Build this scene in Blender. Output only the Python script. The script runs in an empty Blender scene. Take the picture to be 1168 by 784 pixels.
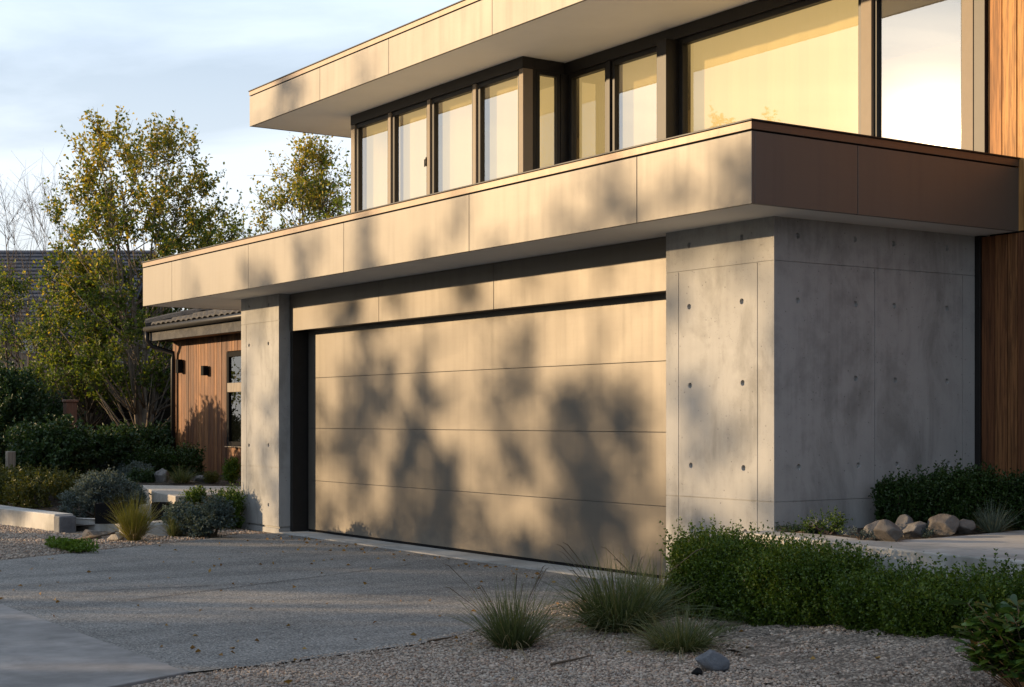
import bpy, bmesh, math, random
import numpy as np
from mathutils import Vector

C = bpy.context.scene
COL = C.collection
R = math.radians
rng = np.random.default_rng(11)
random.seed(7)

# ------------------------------------------------------------------ camera, sky, sun, exposure
CAM = np.array([8.56, -8.14, 1.4])
FWD = np.array([-0.8300, 0.5577, 0.0]); FWD /= np.linalg.norm(FWD)
RGT = np.array([-FWD[1] * -1, -FWD[0], 0.0])
cd = bpy.data.cameras.new("camera"); cam = bpy.data.objects.new("camera", cd); COL.objects.link(cam)
cam.location = CAM
cam.rotation_euler = (R(90), 0, math.atan2(FWD[1], FWD[0]) - R(90))
cd.sensor_width = 36.0; cd.lens = 1756 / 1168 * 36.0; cd.shift_y = 86 / 1168
cd.clip_start = 0.1; cd.clip_end = 3000
C.camera = cam

SUN_DIR = Vector((-0.6745, -0.789, 0.187)).normalized()      # towards the sun, low behind the left shoulder
SUN_EL = math.asin(SUN_DIR.z); SUN_AZ = math.atan2(SUN_DIR.x, SUN_DIR.y)
EXPOSURE = 0.55
SUN_STRENGTH = 5.0
SKY_STRENGTH = 0.09
w = bpy.data.worlds.new("World"); C.world = w; w.use_nodes = True
wn = w.node_tree.nodes; wl = w.node_tree.links; wn.clear()
wo = wn.new("ShaderNodeOutputWorld"); bg = wn.new("ShaderNodeBackground"); bg.inputs[1].default_value = SKY_STRENGTH
sky = wn.new("ShaderNodeTexSky"); sky.sky_type = 'NISHITA'; sky.sun_disc = False
sky.sun_elevation = SUN_EL; sky.sun_rotation = SUN_AZ
sky.air_density = 1.0; sky.dust_density = 1.6; sky.ozone_density = 3.0
tc = wn.new("ShaderNodeTexCoord")
sep = wn.new("ShaderNodeSeparateXYZ"); wl.new(tc.outputs["Generated"], sep.inputs[0])
def wmath(op, a, b=None, clamp=False):
    n = wn.new("ShaderNodeMath"); n.operation = op; n.use_clamp = clamp
    for i, v in enumerate((a, b)):
        if v is None: continue
        if isinstance(v, (int, float)): n.inputs[i].default_value = v
        else: wl.new(v, n.inputs[i])
    return n.outputs[0]
zc = wmath('ADD', wmath('MAXIMUM', sep.outputs[2], 0.0), 0.09)
cx_ = wmath('DIVIDE', sep.outputs[0], zc); cy_ = wmath('DIVIDE', sep.outputs[1], zc)
cmb = wn.new("ShaderNodeCombineXYZ"); wl.new(cx_, cmb.inputs[0]); wl.new(cy_, cmb.inputs[1])
nz = wn.new("ShaderNodeTexNoise"); nz.inputs["Scale"].default_value = 0.85; nz.inputs["Detail"].default_value = 7
nz.inputs["Roughness"].default_value = 0.55; nz.inputs["Distortion"].default_value = 0.5
wl.new(cmb.outputs[0], nz.inputs["Vector"])
cr = wn.new("ShaderNodeValToRGB"); cr.color_ramp.elements[0].position = 0.40; cr.color_ramp.elements[1].position = 0.68
cr.color_ramp.elements[0].color = (0.42, 0.42, 0.42, 1); cr.color_ramp.elements[1].color = (0.9, 0.9, 0.9, 1)
wl.new(nz.outputs["Fac"], cr.inputs[0])
lowz = wmath('SUBTRACT', 1.0, wmath('MULTIPLY', wmath('MAXIMUM', sep.outputs[2], 0.0), 3.2), clamp=True)   # thin high cloud thickens to the horizon
cov = wmath('MINIMUM', wmath('ADD', wmath('MULTIPLY', lowz, 0.52), cr.outputs[0]), 0.92)
mx = wn.new("ShaderNodeMix"); mx.data_type = 'RGBA'
wl.new(cov, mx.inputs["Factor"]); wl.new(sky.outputs[0], mx.inputs["A"]); hz_ = wmath('MULTIPLY', wmath('MAXIMUM', sep.outputs[2], 0.0), 3.4, clamp=True)
cl = wn.new("ShaderNodeMix"); cl.data_type = 'RGBA'; wl.new(hz_, cl.inputs["Factor"]); cl.inputs["A"].default_value = (8.9, 8.8, 8.4, 1); cl.inputs["B"].default_value = (7.2, 8.6, 10.3, 1)   # warm white haze low down, bluish veil above
wl.new(cl.outputs["Result"], mx.inputs["B"])
vd = wn.new("ShaderNodeVectorMath"); vd.operation = 'DOT_PRODUCT'; wl.new(tc.outputs["Generated"], vd.inputs[0]); vd.inputs[1].default_value = SUN_DIR
sr = wn.new("ShaderNodeValToRGB"); sr.color_ramp.elements[0].position = 0.10; sr.color_ramp.elements[1].position = 0.54     # the veil is brightest on the sun's side
sr.color_ramp.elements[0].color = (0.30, 0.36, 0.46, 1); sr.color_ramp.elements[1].color = (1, 1, 1, 1)
wl.new(wmath('ADD', wmath('MULTIPLY', vd.outputs["Value"], 0.5), 0.5), sr.inputs[0])
mm_ = wn.new("ShaderNodeMix"); mm_.data_type = 'RGBA'; mm_.blend_type = 'MULTIPLY'; mm_.inputs["Factor"].default_value = 1.0
wl.new(mx.outputs["Result"], mm_.inputs["A"]); wl.new(sr.outputs[0], mm_.inputs["B"])
wl.new(mm_.outputs["Result"], bg.inputs[0]); wl.new(bg.outputs[0], wo.inputs[0])

sd = bpy.data.lights.new("sun", 'SUN'); sd.energy = SUN_STRENGTH; sd.angle = R(0.7); sd.color = (1.0, 0.71, 0.40)
sun = bpy.data.objects.new("sun", sd); COL.objects.link(sun); sun.location = (-30, -40, 30)
sun.rotation_euler = SUN_DIR.to_track_quat('Z', 'Y').to_euler()

vs = C.view_settings; vs.view_transform = 'Standard'; vs.look = 'None'; vs.gamma = 1; vs.use_curve_mapping = False
vs.exposure = EXPOSURE
C.cycles.max_bounces = 8; C.cycles.transparent_max_bounces = 16
C.cycles.sample_clamp_indirect = 6.0

# ------------------------------------------------------------------ surveying: a pixel of the photo met with a real plane
def _ray(px, py):
    return FWD + RGT * ((px - 584) / 1756) + np.array([0, 0, (478 - py) / 1756])
def G(px, py, z=0.0):
    d = _ray(px, py); return CAM + d * ((z - CAM[2]) / d[2])
def W(px, py, y):
    d = _ray(px, py); return CAM + d * ((y - CAM[1]) / d[1])
def D(px, py, depth):
    return CAM + _ray(px, py) * depth
def S(px, depth): return px * depth / 1756.0            # pixels to metres at a depth

# ------------------------------------------------------------------ node materials
def new_mat(name):
    m = bpy.data.materials.new(name); m.use_nodes = True
    nt = m.node_tree; nt.nodes.clear()
    out = nt.nodes.new("ShaderNodeOutputMaterial")
    return m, nt, out
class NT:
    def __init__(s, nt): s.nt = nt
    def n(s, t, **kw):
        x = s.nt.nodes.new("ShaderNode" + t)
        for k, v in kw.items(): setattr(x, k, v)
        return x
    def l(s, a, b): s.nt.links.new(a, b)
    def math(s, op, a, b=None, clamp=False):
        n = s.n("Math", operation=op, use_clamp=clamp)
        for i, v in enumerate((a, b)):
            if v is None: continue
            if isinstance(v, (int, float)): n.inputs[i].default_value = v
            else: s.l(v, n.inputs[i])
        return n.outputs[0]
    def coord(s, scale=(1, 1, 1), kind="Object", rot=(0, 0, 0)):
        t = s.n("TexCoord"); m = s.n("Mapping"); m.inputs["Scale"].default_value = scale; m.inputs["Rotation"].default_value = rot
        s.l(t.outputs[kind], m.inputs[0]); return m.outputs[0]
    def noise(s, vec, scale, detail=4, rough=0.55, dist=0.0):
        n = s.n("TexNoise"); n.inputs["Scale"].default_value = scale; n.inputs["Detail"].default_value = detail
        n.inputs["Roughness"].default_value = rough; n.inputs["Distortion"].default_value = dist
        s.l(vec, n.inputs["Vector"]); return n
    def ramp(s, fac, stops):
        r = s.n("ValToRGB"); e = r.color_ramp.elements
        while len(e) < len(stops): e.new(0.5)
        for i, (p, c) in enumerate(stops):
            e[i].position = p; e[i].color = (c, c, c, 1) if isinstance(c, (int, float)) else (*c, 1)
        s.l(fac, r.inputs[0]); return r.outputs[0]
    def mix(s, fac, a, b, blend='MIX'):
        m = s.n("Mix", data_type='RGBA', blend_type=blend)
        for k, v in (("Factor", fac), ("A", a), ("B", b)):
            if isinstance(v, (int, float)): m.inputs[k].default_value = v if k == "Factor" else (v, v, v, 1)
            elif isinstance(v, tuple): m.inputs[k].default_value = (*v, 1)
            else: s.l(v, m.inputs[k])
        return m.outputs["Result"]
    def bump(s, h, strength=0.3, dist=0.01, normal=None):
        b = s.n("Bump"); b.inputs["Strength"].default_value = strength; b.inputs["Distance"].default_value = dist
        s.l(h, b.inputs["Height"])
        if normal is not None: s.l(normal, b.inputs["Normal"])
        return b.outputs[0]
    def bsdf(s, col, rough=0.6, metal=0.0, normal=None, spec=0.5):
        p = s.n("BsdfPrincipled")
        if isinstance(col, tuple): p.inputs["Base Color"].default_value = (*col, 1)
        else: s.l(col, p.inputs["Base Color"])
        if isinstance(rough, (int, float)): p.inputs["Roughness"].default_value = rough
        else: s.l(rough, p.inputs["Roughness"])
        p.inputs["Metallic"].default_value = metal; p.inputs["Specular IOR Level"].default_value = spec
        if normal is not None: s.l(normal, p.inputs["Normal"])
        return p.outputs[0]

def mat_panel(name, col, rough=0.42, metal=0.25, var=0.06):
    m, nt, out = new_mat(name); t = NT(nt)
    v = t.coord((1, 1, 1)); n1 = t.noise(v, 1.1, 3, 0.5); n2 = t.noise(t.coord((0.6, 0.6, 9)), 6, 4, 0.6)
    f = t.math('ADD', t.math('MULTIPLY', n1.outputs[0], 0.7), t.math('MULTIPLY', n2.outputs[0], 0.3))
    c = t.mix(f, tuple(x * (1 - var * 2) for x in col), tuple(x * (1 + var * 2) for x in col))
    run = t.noise(t.coord((7, 7, 0.35)), 1.6, 6, 0.62); c = t.mix(t.ramp(run.outputs[0], [(0.50, 0.0), (0.74, 0.22 if name == 'taupe_door_skin' else 0.14)]), c, tuple(x * 0.55 for x in col))
    if name == 'taupe_door_skin':                                       # dust thrown up along the foot of the door
        tcz = t.n('TexCoord'); sz_ = t.n('SeparateXYZ'); t.l(tcz.outputs['Object'], sz_.inputs[0]); dn = t.noise(t.coord((3, 3, 5)), 2.2, 6, 0.65)
        dd = t.math('SUBTRACT', t.math('MULTIPLY', dn.outputs[0], 0.9), t.math('MULTIPLY', sz_.outputs[2], 1.5), clamp=True); c = t.mix(t.math('MULTIPLY', dd, 0.9), c, (0.30, 0.26, 0.21))
    fine = t.noise(v, 260, 2, 0.5)
    rg = t.math('ADD', rough - 0.08, t.math('ADD', t.math('MULTIPLY', n1.outputs[0], 0.16), t.math('MULTIPLY', run.outputs[0], 0.10)))
    wav = t.bump(n1.outputs[0], 0.25, 0.02)
    t.l(t.bsdf(c, rg, metal, t.bump(fine.outputs[0], 0.06, 0.001, wav)), out.inputs[0]); return m

def mat_plain(name, col, rough=0.5, metal=0.0, var=0.12, scale=9, spec=0.5):
    m, nt, out = new_mat(name); t = NT(nt)
    n = t.noise(t.coord(), scale, 5, 0.6)
    c = t.mix(n.outputs[0], tuple(x * (1 - var * 1.6) for x in col), tuple(min(1, x * (1 + var * 1.6)) for x in col))
    t.l(t.bsdf(c, rough, metal, t.bump(n.outputs[0], 0.1, 0.003), spec), out.inputs[0]); return m

def mat_concrete(name, col, pores=1.0, streak=1.0):
    m, nt, out = new_mat(name); t = NT(nt)
    v = t.coord()
    big = t.noise(v, 0.9, 5, 0.6, 0.4); mid = t.noise(v, 5.0, 6, 0.65)
    st = t.noise(t.coord((14, 14, 0.55)), 1.3, 5, 0.6)
    fine = t.noise(v, 90, 3, 0.6)
    f = t.math('ADD', t.math('MULTIPLY', big.outputs[0], 0.55 + 0.0), t.math('ADD', t.math('MULTIPLY', mid.outputs[0], 0.25), t.math('MULTIPLY', st.outputs[0], 0.18 * streak)))
    c = t.ramp(f, [(0.32, tuple(x * 0.5 for x in col)), (0.47, tuple(x * 0.92 for x in col)), (0.56, col), (0.72, tuple(x * 1.28 for x in col))])
    stain = t.noise(t.coord((2.4, 2.4, 1.1)), 1.0, 7, 0.66, 0.5)
    sm = t.ramp(stain.outputs[0], [(0.50, 0.0), (0.68, 0.55)])
    c = t.mix(sm, c, tuple(x * y for x, y in zip(col, (0.42, 0.42, 0.40))))
    vor = t.n("TexVoronoi"); vor.inputs["Scale"].default_value = 15; t.l(v, vor.inputs["Vector"])
    vr = t.n("TexVoronoi"); vr.inputs["Scale"].default_value = 43; t.l(v, vr.inputs["Vector"])
    gate = t.ramp(t.noise(v, 3.0, 3).outputs[0], [(0.42, 0.0), (0.6, 1.0)])
    p1 = t.ramp(vor.outputs["Distance"], [(0.05, 1.0), (0.11, 0.0)]); p2 = t.ramp(vr.outputs["Distance"], [(0.06, 1.0), (0.15, 0.0)])
    p = t.math('MULTIPLY', t.math('MAXIMUM', t.math('MULTIPLY', p1, 0.8), t.math('MULTIPLY', p2, gate)), pores)
    c = t.mix(t.math('MULTIPLY', p, 0.75), c, tuple(x * 0.25 for x in col))
    h = t.math('SUBTRACT', t.math('ADD', t.math('MULTIPLY', fine.outputs[0], 0.25), t.math('MULTIPLY', mid.outputs[0], 0.6)), t.math('MULTIPLY', p, 1.2))
    t.l(t.bsdf(c, 0.78, 0, t.bump(h, 0.35, 0.008), 0.35), out.inputs[0]); return m

def mat_wood(name, c1, c2, c3, board=9.0):
    """Vertical cedar boards: the tone changes from one board (mesh island) to the next, grain runs up."""
    m, nt, out = new_mat(name); t = NT(nt)
    g = t.n("NewGeometry")
    grain = t.noise(t.coord((26, 26, 1.1)), 2.2, 7, 0.62, 0.6); blot = t.noise(t.coord((5, 5, 0.7)), 1.2, 5, 0.6)
    tone = t.math('ADD', t.math('MULTIPLY', g.outputs["Random Per Island"], 0.55), t.math('MULTIPLY', blot.outputs[0], 0.5))
    c = t.ramp(tone, [(0.15, c1), (0.5, c2), (0.88, c3)])
    c = t.mix(t.ramp(grain.outputs[0], [(0.42, 0.0), (0.60, 0.65)]), c, tuple(x * 0.45 for x in c1))
    kn = t.n("TexVoronoi"); kn.inputs["Scale"].default_value = 1.0; t.l(t.coord((6.5, 6.5, 1.4)), kn.inputs["Vector"])
    c = t.mix(t.ramp(kn.outputs["Distance"], [(0.04, 0.8), (0.10, 0.0)]), c, tuple(x * 0.2 for x in c1))
    t.l(t.bsdf(c, 0.62, 0, t.bump(grain.outputs[0], 0.35, 0.004), 0.3), out.inputs[0]); return m

def mat_gravel(name, cols, scale, bump=0.8, spread=0.012, bluish=None, worn=0.0):
    m, nt, out = new_mat(name); t = NT(nt)
    v = t.coord()
    vo = t.n("TexVoronoi"); vo.inputs["Scale"].default_value = scale; t.l(v, vo.inputs["Vector"])
    vo2 = t.n("TexVoronoi"); vo2.inputs["Scale"].default_value = scale * 2.3; t.l(v, vo2.inputs["Vector"])
    s1 = t.n("SeparateColor"); t.l(vo.outputs["Color"], s1.inputs[0]); s2 = t.n("SeparateColor"); t.l(vo2.outputs["Color"], s2.inputs[0])
    st = [(i / (len(cols) - 1), c) for i, c in enumerate(cols)]
    ca = t.ramp(s1.outputs[0], st); cb = t.ramp(s2.outputs[1], st)
    big = t.noise(v, 0.55, 5, 0.6, 0.3); midn = t.noise(v, 3.2, 6, 0.65)
    c = t.mix(t.ramp(midn.outputs[0], [(0.4, 0.15), (0.62, 0.75)]), ca, cb)
    c = t.mix(1.0, c, t.ramp(t.math('ADD', t.math('MULTIPLY', big.outputs[0], .6), t.math('MULTIPLY', midn.outputs[0], .4)), [(0.3, 0.62), (0.5, 0.95), (0.7, 1.22)]), 'MULTIPLY')
    if name == 'exposed_aggregate':
        wear = t.noise(t.coord((1.5, 0.22, 1), rot=(0, 0, 0.14)), 1.5, 5, 0.6); c = t.mix(t.ramp(wear.outputs[0], [(0.46, 0.0), (0.64, 0.5)]), c, (0.14, 0.13, 0.12))
        sp = t.noise(v, 1.7, 5, 0.7, 1.0); c = t.mix(t.ramp(sp.outputs[0], [(0.63, 0.0), (0.70, 0.6)]), c, (0.10, 0.095, 0.09))
        ck = t.n('TexVoronoi', feature='DISTANCE_TO_EDGE'); ck.inputs['Scale'].default_value = 0.42; wob = t.noise(v, 2.5, 5, 0.7)
        vm = t.n('VectorMath', operation='ADD'); t.l(v, vm.inputs[0]); t.l(wob.outputs['Color'], vm.inputs[1]); t.l(vm.outputs[0], ck.inputs['Vector'])
        c = t.mix(t.ramp(ck.outputs['Distance'], [(0.0015, 0.7), (0.004, 0.0)]), c, (0.05, 0.048, 0.045))
    edge = t.ramp(vo.outputs["Distance"], [(0.25, 1.0), (0.75, 0.25)])
    c = t.mix(0.8, c, edge, 'MULTIPLY')
    h = t.math('SUBTRACT', t.math('MULTIPLY', midn.outputs[0], 0.7), t.math('ADD', vo.outputs["Distance"], t.math('MULTIPLY', vo2.outputs["Distance"], 0.5)))
    t.l(t.bsdf(c, 0.85, 0, t.bump(h, bump, spread), 0.3), out.inputs[0]); return m

def mat_stone(name, c1, c2):
    m, nt, out = new_mat(name); t = NT(nt)
    v = t.coord(); n = t.noise(v, 5, 8, 0.65, 0.6); f = t.noise(v, 60, 4, 0.7)
    c = t.mix(t.ramp(n.outputs[0], [(0.35, 0.0), (0.65, 1.0)]), c1, c2)
    c = t.mix(t.math('MULTIPLY', f.outputs[0], 0.5), c, tuple(x * 0.4 for x in c1))
    h = t.math('ADD', n.outputs[0], t.math('MULTIPLY', f.outputs[0], 0.3))
    t.l(t.bsdf(c, 0.85, 0, t.bump(h, 0.6, 0.03), 0.3), out.inputs[0]); return m

def mat_pebble(name, cols):
    m, nt, out = new_mat(name); t = NT(nt)
    g = t.n("NewGeometry")
    c = t.ramp(g.outputs["Random Per Island"], [(i / (len(cols) - 1), x) for i, x in enumerate(cols)])
    f = t.noise(t.coord(), 120, 3, 0.6)
    c = t.mix(1.0, c, t.ramp(f.outputs[0], [(0.3, 0.7), (0.7, 1.2)]), 'MULTIPLY')
    t.l(t.bsdf(c, 0.8, 0, None, 0.3), out.inputs[0]); return m

def mat_leaf(name, cols, trans=0.35, rough=0.5, stops=None, clump=1.1):
    """Each leaf (mesh island) has a tone of its own, and sprays of young and old leaves differ."""
    m, nt, out = new_mat(name); t = NT(nt)
    g = t.n("NewGeometry"); n = t.noise(t.coord(), clump, 4, 0.6)
    f = t.math('ADD', t.math('MULTIPLY', g.outputs["Random Per Island"], 0.62), t.math('SUBTRACT', t.math('MULTIPLY', n.outputs[0], 1.1), 0.36))
    c = t.ramp(f, [((i / (len(cols) - 1)) if stops is None else stops[i], x) for i, x in enumerate(cols)])
    p = t.bsdf(c, rough, 0, None, 0.35)
    tr = t.n("BsdfTranslucent")
    t.l(t.mix(1.0, c, (1.25, 1.2, 0.55), 'MULTIPLY'), tr.inputs[0])
    ms = t.n("MixShader"); ms.inputs[0].default_value = trans
    t.l(p, ms.inputs[1]); t.l(tr.outputs[0], ms.inputs[2]); t.l(ms.outputs[0], out.inputs[0]); return m

def mat_glass(name, refl=0.30, tint=(0.93, 0.92, 0.86)):
    """Coated glazing: a mirror share that grows at grazing angles, clear behind."""
    m, nt, out = new_mat(name); t = NT(nt)
    tr = t.n("BsdfTransparent"); tr.inputs[0].default_value = (*tint, 1)
    gl = t.n("BsdfGlossy"); gl.inputs["Roughness"].default_value = 0.012; gl.inputs[0].default_value = (0.97, 0.97, 0.97, 1)
    wv = t.noise(t.coord((0.8, 0.8, 0.8)), 1.0, 2, 0.4)
    bn = t.bump(wv.outputs[0], 0.05, 0.01); t.l(bn, gl.inputs["Normal"])
    fr = t.n("Fresnel"); fr.inputs[0].default_value = 1.5
    gm = t.n("NewGeometry"); fac = t.math('MULTIPLY', t.math('ADD', refl, t.math('MULTIPLY', fr.outputs[0], 0.7), clamp=True), t.math('SUBTRACT', 1.0, gm.outputs["Backfacing"]))     # the coating is on the outer face
    g2 = t.n("BsdfGlossy"); g2.inputs["Roughness"].default_value = 0.14; hz = t.n("MixShader"); hz.inputs[0].default_value = 0.006; t.l(gl.outputs[0], hz.inputs[1]); t.l(g2.outputs[0], hz.inputs[2])      # a film of dust spreads the glare
    ms = t.n("MixShader"); t.l(fac, ms.inputs[0]); t.l(tr.outputs[0], ms.inputs[1]); t.l(hz.outputs[0], ms.inputs[2])
    t.l(ms.outputs[0], out.inputs[0]); return m

M = {}
M['fascia'] = mat_panel("taupe_metal_panel", (0.150, 0.138, 0.122), 0.47, 0.5)
M['door'] = mat_panel("taupe_door_skin", (0.145, 0.130, 0.112), 0.46, 0.45, 0.08)
M['soffit'] = mat_plain("soffit_paint", (0.70, 0.68, 0.64), 0.75, 0, 0.05, 2)
M['coping'] = mat_panel("bronze_coping", (0.155, 0.123, 0.097), 0.44, 0.6)
M['dark'] = mat_plain("dark_bronze_metal", (0.024, 0.022, 0.021), 0.45, 0.2, 0.15, spec=0.3)
M['mullion'] = mat_plain("bronze_mullion", (0.20, 0.155, 0.11), 0.62, 0.0, 0.08)
M['black'] = mat_plain("black_rubber", (0.009, 0.009, 0.010), 0.85, spec=0.12)
M['concrete'] = mat_concrete("board_cast_concrete", (0.385, 0.38, 0.37))
M['concrete_pale'] = mat_concrete("pale_concrete", (0.50, 0.48, 0.45), 0.5, 0.35)
M['apron'] = mat_concrete("apron_concrete", (0.34, 0.315, 0.30), 0.35, 0.0)
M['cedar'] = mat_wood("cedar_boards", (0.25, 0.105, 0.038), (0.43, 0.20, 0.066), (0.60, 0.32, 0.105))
M['cedar_shaded'] = mat_wood("shaded_cedar_boards", (0.075, 0.030, 0.015), (0.20, 0.080, 0.032), (0.36, 0.165, 0.062))  # cedar darkened for the lower wall and annex: shade put into the colour
M['fencewood'] = mat_wood("dark_fence_boards", (0.03, 0.024, 0.02), (0.045, 0.037, 0.03), (0.06, 0.05, 0.042))
M['postwood'] = mat_wood("grey_post_wood", (0.24, 0.2, 0.16), (0.30, 0.25, 0.2), (0.36, 0.31, 0.26))
M['brownpost'] = mat_wood("brown_post_wood", (0.16, 0.08, 0.05), (0.22, 0.11, 0.07), (0.28, 0.15, 0.1))
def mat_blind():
    m, nt, out = new_mat("glowing_blind_fabric"); t = NT(nt)
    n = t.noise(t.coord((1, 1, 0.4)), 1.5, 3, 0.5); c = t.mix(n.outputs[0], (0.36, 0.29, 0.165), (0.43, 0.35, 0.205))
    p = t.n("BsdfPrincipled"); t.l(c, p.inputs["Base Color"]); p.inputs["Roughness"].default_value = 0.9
    p.inputs["Emission Color"].default_value = (1.0, 0.70, 0.30, 1); p.inputs["Emission Strength"].default_value = 0.42      # glow added to the fabric, standing in for unbuilt room light
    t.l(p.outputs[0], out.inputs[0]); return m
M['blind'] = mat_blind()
M['plaster'] = mat_plain("interior_plaster", (0.7, 0.6, 0.42), 0.9, 0, 0.04, 2)
M['glass'] = mat_glass("coated_glass")
M['glass_mirror'] = mat_glass("mirror_coated_glass", 0.33)
M['glass_clear'] = mat_glass("clear_glass", 0.12)
M['glass_dark'] = mat_glass("old_glass", 0.12, (0.6, 0.62, 0.6))
M['tile'] = mat_stone("grey_roof_tile", (0.055, 0.055, 0.06), (0.12, 0.115, 0.11))
M['slate'] = mat_stone("blue_grey_slate", (0.07, 0.075, 0.095), (0.11, 0.115, 0.135))
M['brick'] = mat_stone("weathered_siding", (0.30, 0.22, 0.16), (0.38, 0.29, 0.22))
M['drive'] = mat_gravel("exposed_aggregate", [(0.19, 0.185, 0.18), (0.32, 0.305, 0.285), (0.42, 0.39, 0.35), (0.26, 0.25, 0.24), (0.56, 0.51, 0.46)], 62, 0.6, 0.006)
M['gravel'] = mat_gravel("pea_gravel", [(0.18, 0.14, 0.11), (0.34, 0.27, 0.21), (0.45, 0.37, 0.30), (0.25, 0.205, 0.17), (0.53, 0.45, 0.37)], 42, 1.0, 0.02)
M['soil'] = mat_gravel("mulch_soil", [(0.035, 0.025, 0.018), (0.07, 0.05, 0.035), (0.11, 0.085, 0.06)], 30, 1.0, 0.02)
M['earth'] = mat_gravel("garden_ground", [(0.05, 0.05, 0.03), (0.08, 0.075, 0.045), (0.11, 0.10, 0.07)], 9, 0.8, 0.03)
M['pebble'] = mat_pebble("pebbles", [(0.19, 0.14, 0.11), (0.40, 0.31, 0.24), (0.50, 0.41, 0.33), (0.28, 0.24, 0.205), (0.60, 0.50, 0.41), (0.40, 0.26, 0.18), (0.34, 0.30, 0.27)])
M['aggregate'] = mat_pebble("aggregate_stones", [(0.20, 0.195, 0.19), (0.33, 0.31, 0.29), (0.44, 0.40, 0.36), (0.25, 0.245, 0.24), (0.58, 0.52, 0.46)])
M['rock_tan'] = mat_stone("tan_boulder", (0.135, 0.118, 0.104), (0.24, 0.212, 0.188))
M['rock_grey'] = mat_stone("grey_boulder", (0.12, 0.115, 0.115), (0.23, 0.215, 0.205))
M['rock_blue'] = mat_stone("blue_grey_rock", (0.12, 0.125, 0.14), (0.22, 0.225, 0.24))
M['slab'] = mat_stone("stone_slab", (0.42, 0.38, 0.33), (0.55, 0.50, 0.44))
M['bark'] = mat_stone("bark", (0.10, 0.075, 0.055), (0.19, 0.15, 0.11))
M['twig'] = mat_plain("twig_wood", (0.11, 0.08, 0.055), 0.8)
M['box'] = mat_leaf("boxwood_leaf", [(0.020, 0.046, 0.009), (0.045, 0.088, 0.014), (0.085, 0.145, 0.018), (0.18, 0.23, 0.03)], 0.3, 0.4)
M['box_dark'] = mat_leaf("dark_boxwood_leaf", [(0.014, 0.035, 0.010), (0.028, 0.060, 0.014), (0.050, 0.092, 0.020)], 0.25, 0.42)
M['drybox'] = mat_leaf("olive_hedge_leaf", [(0.04, 0.05, 0.012), (0.08, 0.09, 0.02), (0.14, 0.12, 0.03)], 0.3)
M['shrub'] = mat_leaf("dark_shrub_leaf", [(0.014, 0.032, 0.012), (0.03, 0.062, 0.02), (0.055, 0.10, 0.03)], 0.25)
M['tree'] = mat_leaf("tree_leaf", [(0.06, 0.10, 0.018), (0.12, 0.17, 0.028), (0.21, 0.23, 0.04), (0.33, 0.27, 0.05)], 0.5, 0.5)
M['tree_low'] = mat_leaf('green_tree_leaf', [(0.035, 0.065, 0.014), (0.075, 0.12, 0.022), (0.14, 0.18, 0.03), (0.24, 0.23, 0.045)], 0.5, 0.5)
M['sunlit_bark'] = mat_stone('sunlit_bark', (0.17, 0.135, 0.10), (0.32, 0.265, 0.21))  # lighter bark: the trunks' lit look put into the colour
M['gold'] = mat_leaf("autumn_sun_leaf", [(0.17, 0.19, 0.03), (0.33, 0.29, 0.045), (0.46, 0.35, 0.05), (0.42, 0.25, 0.04)], 0.45, 0.5)
M['silver'] = mat_leaf("silver_leaf", [(0.055, 0.075, 0.07), (0.11, 0.14, 0.135), (0.19, 0.225, 0.22)], 0.2, 0.8)
M['sage'] = mat_leaf("blue_sage_leaf", [(0.035, 0.055, 0.05), (0.075, 0.105, 0.10), (0.13, 0.17, 0.165)], 0.2, 0.8)
M['broad'] = mat_leaf("broad_leaf", [(0.018, 0.045, 0.012), (0.036, 0.080, 0.020), (0.075, 0.135, 0.032)], 0.25, 0.33)
M['blade'] = mat_leaf("grass_blade", [(0.035, 0.055, 0.022), (0.07, 0.10, 0.04), (0.13, 0.15, 0.065), (0.22, 0.20, 0.10)], 0.3, 0.5)
M['blade_gold'] = mat_leaf("yellow_grass_blade", [(0.10, 0.11, 0.02), (0.19, 0.18, 0.035), (0.28, 0.24, 0.06)], 0.35, 0.5)
M['blade_blue'] = mat_leaf("blue_grass_blade", [(0.07, 0.095, 0.07), (0.13, 0.165, 0.125), (0.21, 0.24, 0.18)], 0.25, 0.6)
M['straw'] = mat_leaf('dry_straw', [(0.16, 0.12, 0.06), (0.27, 0.21, 0.11), (0.36, 0.29, 0.17)], 0.2, 0.7)
M['litter'] = mat_leaf('fallen_leaf', [(0.16, 0.07, 0.025), (0.30, 0.16, 0.04), (0.42, 0.28, 0.07)], 0.15, 0.6)
M['cover'] = mat_leaf("ground_cover_leaf", [(0.06, 0.12, 0.012), (0.11, 0.19, 0.02), (0.17, 0.24, 0.035)], 0.3, 0.5)

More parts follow.
